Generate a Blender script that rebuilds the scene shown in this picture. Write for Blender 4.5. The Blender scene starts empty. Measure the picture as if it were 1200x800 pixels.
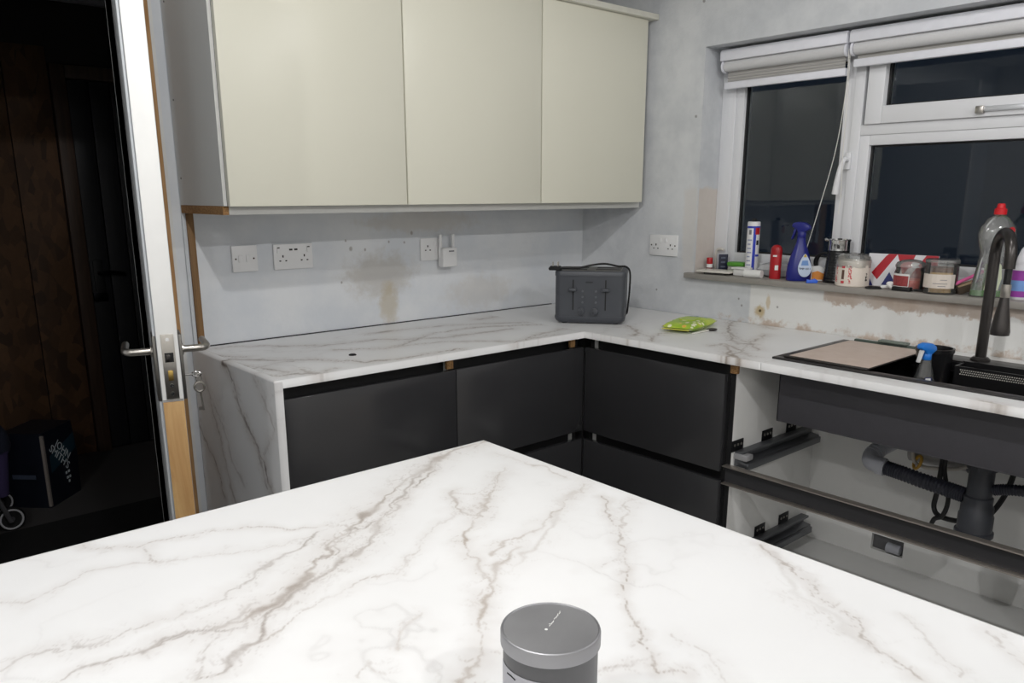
import bpy, bmesh, math, random
import numpy as np
from mathutils import Vector, Matrix, noise as mnoise
random.seed(7)
S = bpy.context.scene
COL = S.collection

# ------------------------------------------------------------------ camera
cam_d = bpy.data.cameras.new('camera'); cam = bpy.data.objects.new('camera', cam_d); COL.objects.link(cam)
YAW, PITCH, ROLL, FPX = 0.7146, -0.2390, -0.0011, 922.3
fw = Vector((math.cos(PITCH)*math.sin(YAW), math.cos(PITCH)*math.cos(YAW), math.sin(PITCH)))
rt = Vector((math.cos(YAW), -math.sin(YAW), 0)); up = rt.cross(fw)
rt2 = math.cos(ROLL)*rt + math.sin(ROLL)*up; up2 = -math.sin(ROLL)*rt + math.cos(ROLL)*up
mw = Matrix((rt2, up2, -fw)).transposed().to_4x4(); mw.translation = Vector((-2.7044, -2.6125, 1.4003))
cam.matrix_world = mw
cam_d.sensor_width = 36; cam_d.lens = FPX/1200*36; cam_d.shift_y = 0.0437; cam_d.clip_start = .05
S.camera = cam

# ------------------------------------------------------------------ world: night outside
w = bpy.data.worlds.new('night'); S.world = w; w.use_nodes = True
w.node_tree.nodes['Background'].inputs[0].default_value = (0.006, 0.009, 0.015, 1)
w.node_tree.nodes['Background'].inputs[1].default_value = 1.0

# ------------------------------------------------------------------ exposure
vs = S.view_settings
vs.view_transform = 'Standard'; vs.look = 'None'; vs.gamma = 1.0; vs.use_curve_mapping = False
vs.exposure = 0.0

# ceiling downlights (position, watts) - built as fittings below
CEIL = 2.42
DOWNLIGHTS = [((-2.29, -1.76), 46), ((-3.60, -1.80), 32), ((-0.95, -2.05), 16), ((-2.29, -3.70), 42), ((-3.60, -3.70), 42), ((-1.0, -3.70), 38)]
LIGHT_RGB = (1.0, 0.99, 0.985)

# ------------------------------------------------------------------ helpers
def lin(c):
    c = c/255
    return c/12.92 if c <= .04045 else ((c+.055)/1.055)**2.4
def rgb(r, g, b): return (lin(r), lin(g), lin(b), 1)

class NT:
    """small node-graph writer"""
    def __init__(s, name):
        s.m = bpy.data.materials.new(name); s.m.use_nodes = True; s.t = s.m.node_tree
        s.b = s.t.nodes['Principled BSDF']; s.out = s.t.nodes['Material Output']
        s._p = None
    def n(s, kind, **kw):
        x = s.t.nodes.new(kind)
        for k, v in kw.items(): setattr(x, k, v)
        return x
    def set(s, sock, v):
        if v is None: return
        if hasattr(v, 'is_output'): s.t.links.new(v, sock)
        else: sock.default_value = v
    def pos(s):
        if s._p is None: s._p = s.n('ShaderNodeTexCoord').outputs['Object']
        return s._p
    def xyz(s, v=None):
        x = s.n('ShaderNodeSeparateXYZ'); s.set(x.inputs[0], v or s.pos()); return x.outputs
    def math(s, op, a, b=None, clamp=False):
        x = s.n('ShaderNodeMath', operation=op, use_clamp=clamp); s.set(x.inputs[0], a); s.set(x.inputs[1], b); return x.outputs[0]
    def scale(s, v, sc):
        x = s.n('ShaderNodeVectorMath', operation='MULTIPLY'); s.set(x.inputs[0], v); x.inputs[1].default_value = sc; return x.outputs[0]
    def noise(s, scale, detail=4, rough=.55, vec=None, dist=0):
        x = s.n('ShaderNodeTexNoise'); s.set(x.inputs['Vector'], vec or s.pos())
        x.inputs['Scale'].default_value = scale; x.inputs['Detail'].default_value = detail
        x.inputs['Roughness'].default_value = rough; x.inputs['Distortion'].default_value = dist
        return x.outputs['Fac']
    def step(s, v, a, b):
        x = s.n('ShaderNodeMapRange', interpolation_type='SMOOTHSTEP'); s.set(x.inputs['Value'], v)
        x.inputs['From Min'].default_value = a; x.inputs['From Max'].default_value = b
        if a > b:
            x.inputs['From Min'].default_value = b; x.inputs['From Max'].default_value = a
            x.inputs['To Min'].default_value = 1; x.inputs['To Max'].default_value = 0
        return x.outputs['Result']
    def mul(s, *a):
        r = a[0]
        for q in a[1:]: r = s.math('MULTIPLY', r, q)
        return r
    def add(s, a, b): return s.math('ADD', a, b)
    def mix(s, f, a, b):
        x = s.n('ShaderNodeMix', data_type='RGBA'); s.set(x.inputs[0], f); s.set(x.inputs[6], a); s.set(x.inputs[7], b); return x.outputs[2]
    def bump(s, h, strength=.3, dist=.002):
        x = s.n('ShaderNodeBump'); x.inputs['Strength'].default_value = strength; x.inputs['Distance'].default_value = dist
        s.set(x.inputs['Height'], h); s.t.links.new(x.outputs[0], s.b.inputs['Normal'])
    def fin(s, color=None, rough=None, metal=None, spec=None, coat=None, trans=None, ior=None):
        b = s.b.inputs
        s.set(b['Base Color'], color); s.set(b['Roughness'], rough); s.set(b['Metallic'], metal)
        s.set(b['Specular IOR Level'], spec); s.set(b['Coat Weight'], coat); s.set(b['Transmission Weight'], trans); s.set(b['IOR'], ior)
        return s.m

MATS = {}
def M(name, c, rough=.5, metal=0, var=.06, sc=30, spec=.5, coat=None, trans=None, ior=None, bump=0, emit=None):
    """plain procedural material: colour with a little noise"""
    if name in MATS: return MATS[name]
    g = NT(name)
    c = rgb(*c)
    hi = tuple(min(1, q*(1+var)) for q in c[:3])+(1,); lo = tuple(q*(1-var) for q in c[:3])+(1,)
    nz = g.noise(sc, 3)
    col = g.mix(nz, lo, hi)
    if bump: g.bump(g.noise(sc*4, 3), bump, .002)
    rr = g.math('ADD', g.math('MULTIPLY', nz, .1), max(0, rough-.05))
    g.fin(col, rr, metal, spec, coat, trans, ior)
    if emit:
        g.b.inputs['Emission Color'].default_value = c; g.b.inputs['Emission Strength'].default_value = emit
    MATS[name] = g.m
    return g.m

ORG = {}
class MB:
    def __init__(s): s.v = []; s.f = []
    def add(s, vs, fs):
        o = len(s.v); s.v += [Vector(q) for q in vs]; s.f += [[i+o for i in q] for q in fs]; return s
    def box(s, x0, x1, y0, y1, z0, z1):
        x0, x1 = sorted((x0, x1)); y0, y1 = sorted((y0, y1)); z0, z1 = sorted((z0, z1))
        return s.add([(x0,y0,z0),(x1,y0,z0),(x1,y1,z0),(x0,y1,z0),(x0,y0,z1),(x1,y0,z1),(x1,y1,z1),(x0,y1,z1)],
                     [(3,2,1,0),(4,5,6,7),(0,1,5,4),(1,2,6,5),(2,3,7,6),(3,0,4,7)])
    def obox(s, c, size, mat=None):
        mat = mat or Matrix.Identity(3); h = [q/2 for q in size]
        t = MB().box(-h[0], h[0], -h[1], h[1], -h[2], h[2])
        return s.add([mat @ q + Vector(c) for q in t.v], t.f)
    def lathe(s, prof, c=(0,0,0), n=24, mat=None, sx=1, sy=1):
        mat = mat or Matrix.Identity(3); vs = []; fs = []; k = len(prof)
        for r, z in prof:
            for i in range(n):
                a = 2*math.pi*i/n; vs.append(mat @ Vector((r*math.cos(a)*sx, r*math.sin(a)*sy, z)) + Vector(c))
        for j in range(k-1):
            for i in range(n):
                i2 = (i+1) % n; fs.append((j*n+i, j*n+i2, (j+1)*n+i2, (j+1)*n+i))
        if prof[0][0] > 1e-6: fs.append(tuple(range(n))[::-1])
        if prof[-1][0] > 1e-6: fs.append(tuple((k-1)*n+i for i in range(n)))
        return s.add(vs, fs)
    def cyl(s, c, r, h, n=20, axis='z', r2=None):
        mat = {'z': Matrix.Identity(3), 'x': Matrix.Rotation(math.pi/2, 3, 'Y'), 'y': Matrix.Rotation(-math.pi/2, 3, 'X')}[axis]
        return s.lathe([(r, 0), (r if r2 is None else r2, h)], c, n, mat)
    def tube(s, pts, r, n=10, closed=False):
        pts = [Vector(p) for p in pts]; k = len(pts); rs = r if isinstance(r, (list, tuple)) else [r]*k
        vs = []; fs = []; nrm = None
        for i, p in enumerate(pts):
            if closed: t = pts[(i+1) % k]-pts[i-1]
            else: t = pts[min(i+1, k-1)]-pts[max(i-1, 0)]
            t.normalize()
            if nrm is None:
                nrm = t.orthogonal().normalized()
            else:
                nrm = (nrm - t*nrm.dot(t))
                nrm = nrm.normalized() if nrm.length > 1e-6 else t.orthogonal().normalized()
            b = t.cross(nrm)
            for j in range(n):
                a = 2*math.pi*j/n; vs.append(p+(nrm*math.cos(a)+b*math.sin(a))*rs[i])
        for i in range(k if closed else k-1):
            i2 = (i+1) % k
            for j in range(n):
                j2 = (j+1) % n; fs.append((i*n+j, i*n+j2, i2*n+j2, i2*n+j))
        if not closed: fs += [tuple(range(n))[::-1], tuple((k-1)*n+j for j in range(n))]
        return s.add(vs, fs)
    def prism(s, poly, z0, z1, mat=None, c=(0,0,0)):
        """poly in local xy, extruded z0..z1, then mat, then offset"""
        mat = mat or Matrix.Identity(3); k = len(poly)
        a = sum(poly[i][0]*poly[(i+1) % k][1]-poly[(i+1) % k][0]*poly[i][1] for i in range(k))
        if a < 0: poly = poly[::-1]
        vs = [mat @ Vector((x, y, z)) + Vector(c) for z in (z0, z1) for x, y in poly]
        fs = [tuple(range(k))[::-1], tuple(range(k, 2*k))]+[(i, (i+1) % k, (i+1) % k+k, i+k) for i in range(k)]
        return s.add(vs, fs)

def tag(o, label=None, cat=None, group=None, kind=None):
    if label: o['label'] = label
    if cat: o['category'] = cat
    if group: o['group'] = group
    if kind: o['kind'] = kind
    return o

def mesh(name, mb, bevel=0, seg=2, smooth=False, org=(0,0,0)):
    me = bpy.data.meshes.new(name); o = Vector(org)
    me.from_pydata([v-o for v in mb.v], [], mb.f)
    bm = bmesh.new(); bm.from_mesh(me); bmesh.ops.recalc_face_normals(bm, faces=bm.faces)
    if bevel:
        ed = [e for e in bm.edges if len(e.link_faces) == 2 and e.calc_face_angle(0) > .5]
        bmesh.ops.bevel(bm, geom=ed, offset=bevel, segments=seg, affect='EDGES', profile=.5, clamp_overlap=True)
    bm.to_mesh(me); bm.free()
    if smooth or bevel:
        me.polygons.foreach_set('use_smooth', [True]*len(me.polygons)); me.set_sharp_from_angle(angle=math.radians(38))
    me.update()
    return me

def thing(name, label, cat, loc=(0,0,0), group=None, rotz=0):
    o = bpy.data.objects.new(name, None); COL.objects.link(o); o.empty_display_size = .05
    o.location = loc; o.rotation_euler = (0, 0, rotz); ORG[o] = Vector(loc) if not rotz else Vector((0,0,0))
    return tag(o, label, cat, group)

def part(name, mb, mat, parent, bevel=0, seg=2, smooth=False, label=None, kind=None):
    """mesh child; coordinates are world ones unless the parent is turned (then local)"""
    org = ORG.get(parent, Vector((0,0,0)))
    o = bpy.data.objects.new(name, mesh(name, mb, bevel, seg, smooth, org)); COL.objects.link(o)
    o.data.materials.append(mat); o.parent = parent; ORG[o] = org
    if label: o['label'] = label
    if kind: o['kind'] = kind
    return o

def solo(name, mb, mat, label, cat, base=(0,0,0), bevel=0, seg=2, smooth=False, group=None, kind=None):
    o = bpy.data.objects.new(name, mesh(name, mb, bevel, seg, smooth, base)); COL.objects.link(o)
    o.location = base; o.data.materials.append(mat); ORG[o] = Vector(base)
    return tag(o, label, cat, group, kind)

def text(name, body, size, mat, parent, c, right, upv, depth=.0004, align='CENTER', shear=0):
    """flat lettering: right / upv give the reading direction; c is the centre (same space as part())"""
    cu = bpy.data.curves.new(name, 'FONT'); cu.body = body; cu.size = size; cu.extrude = depth; cu.align_x = align; cu.align_y = 'CENTER'
    cu.resolution_u = 3; cu.shear = shear; cu.space_line = .8
    tmp = bpy.data.objects.new('tmp', cu); COL.objects.link(tmp)
    dg = bpy.context.evaluated_depsgraph_get(); me = bpy.data.meshes.new_from_object(tmp.evaluated_get(dg))
    bpy.data.objects.remove(tmp); bpy.data.curves.remove(cu)
    r = Vector(right).normalized(); u = Vector(upv).normalized(); z = r.cross(u)
    mt = Matrix((r, u, z)).transposed().to_4x4(); mt.translation = Vector(c)-ORG.get(parent, Vector((0,0,0)))
    me.transform(mt); me.name = name; me.materials.clear(); me.materials.append(mat)
    o = bpy.data.objects.new(name, me); COL.objects.link(o); o.parent = parent
    ORG[o] = ORG.get(parent, Vector((0,0,0)))
    return o

def copy_tree(o, loc=None, parent=None):
    c = o.copy(); COL.objects.link(c); c.parent = parent
    if loc is not None: c.location = loc
    for ch in list(o.children): copy_tree(ch, None, c)
    return c

def smooth_path(pts, k=6):
    """Catmull-Rom through pts"""
    P = [Vector(p) for p in pts]; P = [P[0]*2-P[1]]+P+[P[-1]*2-P[-2]]; out = []
    for i in range(1, len(P)-2):
        for j in range(k):
            t = j/k; a, b, c, d = P[i-1:i+3]
            out.append(.5*((2*b)+(c-a)*t+(2*a-5*b+4*c-d)*t*t+(3*b-a-3*c+d)*t**3))
    out.append(P[-2]); return out
# ------------------------------------------------------------------ materials of the room
def wall_left_plaster():
    g = NT('painted_plaster_back'); x, y, z = g.xyz()
    n1 = g.noise(3.5, 5, .6); n2 = g.noise(22, 5, .65)
    base = g.mix(g.step(n1, .35, .65), rgb(212, 216, 221), rgb(224, 226, 228))
    def blob(cx, cz, rx, rz, jag=.35):
        dx = g.math('DIVIDE', g.math('SUBTRACT', x, cx), rx); dz = g.math('DIVIDE', g.math('SUBTRACT', z, cz), rz)
        d = g.math('SQRT', g.add(g.mul(dx, dx), g.mul(dz, dz)))
        return g.step(g.add(d, g.math('MULTIPLY', g.math('SUBTRACT', n2, .5), jag*4)), 1.15, .45)
    c = g.mix(g.math('MULTIPLY', blob(-1.10, 1.10, .17, .10), .45), base, rgb(176, 166, 150))
    c = g.mix(g.math('MULTIPLY', blob(-1.07, .99, .05, .09), .5), c, rgb(186, 168, 130))
    c = g.mix(g.math('MULTIPLY', blob(-.62, 1.0, .2, .08), .3), c, rgb(190, 180, 165))
    c = g.mix(g.math('MULTIPLY', blob(-.9, 1.3, .3, .05), .35), c, rgb(192, 180, 160))
    for (a, b, r) in ((-1.225, 1.206, .010), (-1.165, 1.20, .007), (-1.245, 1.236, .006), (-1.27, 1.085, .006), (-.955, 1.255, .009), (-.99, 1.22, .006), (-1.06, 1.225, .006)):
        c = g.mix(g.math('MULTIPLY', blob(a, b, r*.8, r, .12), .6), c, rgb(128, 118, 108))
    g.bump(g.add(n2, g.math('MULTIPLY', n1, 2)), .25, .004)
    return g.fin(c, .75, spec=.25)

def wall_right_plaster():
    g = NT('patched_plaster_right'); x, y, z = g.xyz()
    n1 = g.noise(3.2, 5, .62); n2 = g.noise(24, 6, .7); n3 = g.noise(9, 5, .65)
    base = g.mix(g.step(n1, .35, .65), rgb(196, 199, 203), rgb(216, 218, 220))
    jag = g.math('MULTIPLY', g.math('SUBTRACT', n2, .5), .10)
    jag2 = g.math('MULTIPLY', g.math('SUBTRACT', n3, .5), .20)
    # whiter repair coat low on the wall, past the vertical joint
    white = g.mul(g.step(y, -.905, -.915), g.step(g.add(z, g.math('MULTIPLY', jag2, .12)), 1.062, 1.056))
    c = g.mix(white, base, rgb(228, 228, 226))
    # bare brown plaster strip under the sill
    strip = g.mul(g.step(y, -1.205, -1.215), g.step(g.add(z, g.add(jag, g.math('MULTIPLY', jag2, .25))), 1.016, 1.030), g.step(z, 1.078, 1.072), g.step(x, .02, .01))
    c = g.mix(g.math('MULTIPLY', strip, g.math('ADD', .25, g.math('MULTIPLY', n3, .9))), c, g.mix(n2, rgb(166, 142, 124), rgb(196, 178, 162)))
    # crumbling line along the worktop
    low = g.mul(g.step(g.add(z, g.add(jag, g.math('MULTIPLY', jag2, .1))), .940, .920), g.step(g.add(y, jag2), -.74, -.80), g.step(n3, .44, .58))
    c = g.mix(g.math('MULTIPLY', low, .65), c, g.mix(n2, rgb(150, 116, 90), rgb(205, 178, 150)))
    def blob(cy, cz, r, rz):
        dy = g.math('DIVIDE', g.math('SUBTRACT', y, cy), r); dz = g.math('DIVIDE', g.math('SUBTRACT', z, cz), rz)
        d = g.math('SQRT', g.add(g.mul(dy, dy), g.mul(dz, dz)))
        return g.step(g.add(d, g.math('MULTIPLY', g.math('SUBTRACT', n2, .5), 1.8)), 1.1, .5)
    c = g.mix(g.math('MULTIPLY', blob(-.955, .965, .028, .028), .75), c, rgb(186, 160, 104))
    c = g.mix(g.math('MULTIPLY', blob(-.990, 1.0, .010, .035), .6), c, rgb(196, 172, 128))
    c = g.mix(blob(-.957, .963, .007, .007), c, rgb(92, 76, 52))
    for (a, b, r) in ((-.61, 1.70, .008), (-1.03, .985, .006), (-.62, 2.12, .009), (-.86, 1.0, .006), (-.875, .975, .006), (-.45, 1.0, .006)):
        c = g.mix(g.math('MULTIPLY', blob(a, b, r*.85, r*.9), .6), c, rgb(104, 100, 96))
    # pinkish bare plaster at the foot of the window reveal and beside it
    rev = g.mul(g.step(x, .004, .008), g.step(g.add(z, g.math('MULTIPLY', jag2, .35)), 1.425, 1.41))
    c = g.mix(rev, c, g.mix(n2, rgb(200, 191, 184), rgb(214, 207, 201)))
    edge = g.mul(g.step(g.math('ABSOLUTE', g.add(y, g.add(.61, g.math('MULTIPLY', jag2, .3)))), .045, .02), g.step(g.add(z, jag2), 1.42, 1.38), g.step(z, 1.07, 1.1))
    c = g.mix(g.math('MULTIPLY', edge, .5), c, rgb(212, 206, 200))
    g.bump(g.add(n2, g.math('MULTIPLY', n3, 2)), .45, .004)
    return g.fin(c, .8, spec=.2)

def osb():
    g = NT('oriented_strand_board')
    v = g.n('ShaderNodeTexVoronoi', feature='F1'); g.set(v.inputs['Vector'], g.scale(g.pos(), (26, 10, 14))); v.inputs['Scale'].default_value = 1
    n = g.noise(60, 4); sp = g.n('ShaderNodeSeparateColor'); g.set(sp.inputs[0], v.outputs['Color'])
    c = g.mix(sp.outputs[0], rgb(66, 46, 30), rgb(112, 80, 52)); c = g.mix(g.math('MULTIPLY', n, .5), c, rgb(56, 38, 24))
    g.bump(sp.outputs[1], .4, .002)
    return g.fin(c, .7)

def wood(name, a, b, sc=(60, 60, 3), rough=.6):
    if name in MATS: return MATS[name]
    g = NT(name); n = g.noise(1, 6, .65, g.scale(g.pos(), sc), .6); n2 = g.noise(1, 3, .5, g.scale(g.pos(), tuple(q*4 for q in sc)))
    c = g.mix(g.step(n, .3, .7), rgb(*a), rgb(*b)); c = g.mix(g.math('MULTIPLY', n2, .25), c, rgb(*[q*.7 for q in a]))
    g.bump(n2, .2, .001); MATS[name] = g.fin(c, rough); return MATS[name]

def chipboard():
    g = NT('raw_chipboard'); v = g.n('ShaderNodeTexVoronoi'); g.set(v.inputs['Vector'], g.pos()); v.inputs['Scale'].default_value = 420
    sp = g.n('ShaderNodeSeparateColor'); g.set(sp.inputs[0], v.outputs['Color'])
    c = g.mix(sp.outputs[0], rgb(122, 88, 52), rgb(176, 136, 88)); g.bump(sp.outputs[1], .5, .001)
    return g.fin(c, .85)

def marble():
    g = NT('veined_white_laminate')
    a = g.n('ShaderNodeAttribute', attribute_name='vein'); sp = g.n('ShaderNodeSeparateColor'); g.set(sp.inputs[0], a.outputs['Color'])
    n = g.noise(240, 5, .7); nb = g.noise(2.2, 3)
    base = g.mix(g.step(nb, .3, .7), rgb(230, 230, 230), rgb(237, 237, 237))
    br = g.math('ADD', .55, g.math('MULTIPLY', n, .9))
    f1 = g.math('MULTIPLY', sp.outputs[0], br, clamp=True); f2 = g.math('MULTIPLY', sp.outputs[1], br, clamp=True)
    c = g.mix(g.math('MULTIPLY', sp.outputs[2], .75, clamp=True), base, rgb(198, 191, 186))
    c = g.mix(f2, c, rgb(158, 136, 112)); c = g.mix(f1, c, rgb(112, 102, 98))
    return g.fin(c, g.math('ADD', .30, g.math('MULTIPLY', g.noise(60, 3), .1)), spec=.4)

MARBLE = marble(); OSB = osb(); CHIP = chipboard()
WALL_L = wall_left_plaster(); WALL_R = wall_right_plaster()
WHITE_PLASTER = M('white_ceiling_paint', (226, 226, 224), .85, sc=8, var=.02)
GREY_PLASTER = M('grey_plaster', (178, 182, 188), .8, sc=10, var=.05, bump=.2)
g = NT('cream_satin_door'); CREAM = g.fin(g.mix(g.noise(2, 2), rgb(223, 221, 205), rgb(225, 223, 208)), .32, spec=.4)
CAB_SIDE = M('grey_cabinet_board', (204, 205, 203), .5, sc=20, var=.02)
CAB_WHITE = M('white_melamine', (226, 226, 224), .45, sc=25, var=.03)
g = NT('graphite_gloss_front'); DARK = g.fin(g.mix(g.noise(8, 2), rgb(49, 49, 51), rgb(52, 52, 54)), .17, spec=.5)
BLACK = M('black_matt', (16, 16, 18), .6, sc=40)
CHANNEL = M('black_anodised_channel', (52, 52, 55), .4, sc=60, metal=0)
PLASTIC_W = M('white_socket_plastic', (232, 232, 232), .35, var=.015)
UPVC = M('white_upvc', (226, 227, 230), .3, var=.015, sc=12)
STEEL = M('brushed_steel', (176, 172, 166), .32, 1, sc=120)
CHROME = M('chrome', (214, 214, 214), .12, 1, var=.02)
BRASS = M('brass', (190, 160, 92), .35, 1)
INK = M('black_ink', (24, 24, 26), .6)

def struct(name, mb, mat, label, cat, bevel=0, base=(0,0,0)):
    return solo(name, mb, mat, label, cat, base, bevel, kind='structure')

# ------------------------------------------------------------------ room shell
XL, YF = -4.6, -5.0                       # far ends of the kitchen
DX0, DX1, DZ = -2.76, -1.945, 2.06        # doorway in the back wall
b = MB()
b.box(XL, DX0, 0, .12, 0, CEIL).box(DX1, .30, .004, .12, 0, CEIL).box(DX0, DX1, 0, .12, DZ, CEIL)
b.box(-1.79, 0, 0, .004, 0, CEIL)
struct('wall_back', b, WALL_L, 'pale grey plastered wall with brown stains behind the socket row and cream cabinets', 'wall')
WY0, WY1, WZ0, WZ1 = -.64, -2.45, 1.065, 1.953
b = MB(); b.box(0, .25, WY0, 0, 0, CEIL).box(0, .25, YF, WY1, 0, CEIL).box(0, .25, WY1, WY0, 0, WZ0).box(0, .25, WY1, WY0, WZ1, CEIL)
struct('wall_right', b, WALL_R, 'patchy grey plaster wall around the window with bare brown patches', 'wall')
struct('wall_left', MB().box(XL-.1, XL, YF, .12, 0, CEIL), M('far_wall_paint', (234, 233, 230), .85, sc=6, var=.04), 'plain painted wall opposite the window', 'wall')
struct('wall_front', MB().box(XL-.1, .25, YF-.1, YF, 0, CEIL), M('far_wall_paint', (234, 233, 230)), 'plain painted wall opposite the cream cabinets', 'wall')
struct('ceiling', MB().box(XL-.1, .25, YF-.1, .12, CEIL, CEIL+.08), WHITE_PLASTER, 'flat white kitchen ceiling with recessed downlights', 'ceiling')
g = NT('grey_floor_tile'); nz = g.noise(5, 5); FLOOR = g.fin(g.mix(nz, rgb(176, 174, 170), rgb(190, 188, 184)), .5)
struct('floor', MB().box(XL-.1, .25, YF-.1, .12, -.06, 0), FLOOR, 'mid grey kitchen floor', 'floor')

# hall beyond the doorway
HX0, HX1, HY = -3.3, -.75, 2.10
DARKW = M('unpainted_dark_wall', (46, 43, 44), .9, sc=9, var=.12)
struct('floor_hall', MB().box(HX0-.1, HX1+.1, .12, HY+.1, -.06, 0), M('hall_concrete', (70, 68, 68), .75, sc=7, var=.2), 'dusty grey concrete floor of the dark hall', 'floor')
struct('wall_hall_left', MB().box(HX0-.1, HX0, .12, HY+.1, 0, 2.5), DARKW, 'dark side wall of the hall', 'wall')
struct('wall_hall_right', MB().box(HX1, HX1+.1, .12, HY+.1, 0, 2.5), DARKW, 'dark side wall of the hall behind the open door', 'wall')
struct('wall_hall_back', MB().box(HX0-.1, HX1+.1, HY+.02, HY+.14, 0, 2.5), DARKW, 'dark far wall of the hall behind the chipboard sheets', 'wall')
hb = bpy.data.objects['wall_hall_back']
for i, (x0, x1) in enumerate(((-3.28, -2.50), (-2.495, -1.905), (-1.90, -1.705))):
    part('strand_board_sheet', MB().box(x0, x1, HY, HY+.02, .0, 2.12), OSB, hb, .002)
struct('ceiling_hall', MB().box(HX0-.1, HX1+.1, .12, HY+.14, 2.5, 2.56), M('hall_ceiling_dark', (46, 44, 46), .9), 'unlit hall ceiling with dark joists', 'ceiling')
hc = bpy.data.objects['ceiling_hall']
for y in (.5, .95, 1.4, 1.85):
    part('joist', MB().box(HX0, HX1, y, y+.05, 2.36, 2.5), wood('dark_joist', (60, 48, 40), (84, 66, 54), (3, 60, 60)), hc, .003)
# batten tube light, switched off
t = thing('tube_light', 'unlit batten tube light under the dark hall joists', 'light', (-1.55, 1.62, 2.24))
part('housing', MB().box(-1.95, -1.15, 1.59, 1.65, 2.30, 2.36), M('dusty_enamel', (120, 120, 124), .5), t, .006)
b = MB().tube([(-1.93, 1.62, 2.265), (-1.17, 1.62, 2.265)], .022, 16); part('diffuser', b, M('dusty_diffuser', (130, 130, 136), .4), t, smooth=True)
for x in (-1.85, -1.25): part('bracket', MB().box(x-.012, x+.012, 1.595, 1.645, 2.24, 2.305), BLACK, t, .002)
# hall plank door with frame
FRM = wood('stained_frame', (56, 42, 32), (78, 58, 44))
d2 = thing('door_2', 'dark planked door with black latch handle at the end of the hall', 'door', (-1.2, HY, 0)); d2['kind'] = 'structure'
part('door_frame', MB().box(-1.70, -1.632, HY-.03, HY+.02, 0, 2.04), FRM, d2, .003)
part('door_frame', MB().box(-1.632, -.80, HY-.03, HY+.02, 1.975, 2.04), FRM, d2, .003)
PLK = wood('black_stained_plank', (20, 21, 25), (28, 29, 33))
for i in range(8):
    x0 = -1.628+i*.103; part('plank', MB().box(x0, x0+.0985, HY-.012, HY+.018, .01, 1.97), PLK, d2, .004)
part('door_handle_plate', MB().box(-1.612, -1.562, HY-.022, HY-.012, .86, 1.06), BLACK, d2, .004)
b = MB().tube(smooth_path([(-1.587, HY-.02, .99), (-1.587, HY-.055, .99), (-1.54, HY-.062, .995), (-1.47, HY-.06, .985)]), .009, 8)
part('door_handle', b, M('black_iron', (30, 30, 33), .35, 1), d2, smooth=True)
part('latch_box', MB().box(-1.628, -1.56, HY-.035, HY-.012, .84, .885), M('black_iron', (30, 30, 33)), d2, .003)

# door lining and rough plaster edge beside the doorway
OAK = wood('bare_pine_frame', (168, 124, 78), (204, 164, 116))
t = thing('trim_1', 'bare pine door lining at the kitchen doorway', 'door frame', (DX1, .06, 0)); t['kind'] = 'structure'
part('jamb', MB().box(DX1, -1.862, -.004, .12, 0, DZ+.03), OAK, t, .003)
part('jamb', MB().box(DX0-.03, DX0, -.004, .12, 0, DZ+.03), OAK, t, .003)
part('head', MB().box(DX0, DX1, -.004, .12, DZ, DZ+.03), OAK, t, .003)
part('filler_strip', MB().box(-1.862, -1.852, -.002, .0, .0, DZ+.03), M('white_filler', (222, 222, 220), .8), t)
struct('trim_2', MB().box(-1.824, -1.812, -.004, .004, 0, CEIL), M('white_bead', (206, 210, 214), .6), 'thin white plaster bead running up beside the pine door lining', 'trim', .0015)
struct('trim_3', MB().box(-1.812, -1.790, -.010, .004, .912, 1.342), wood('raw_batten', (112, 82, 48), (150, 114, 72)), 'raw brown timber batten between cabinet underside and worktop end', 'trim', .001)
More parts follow.
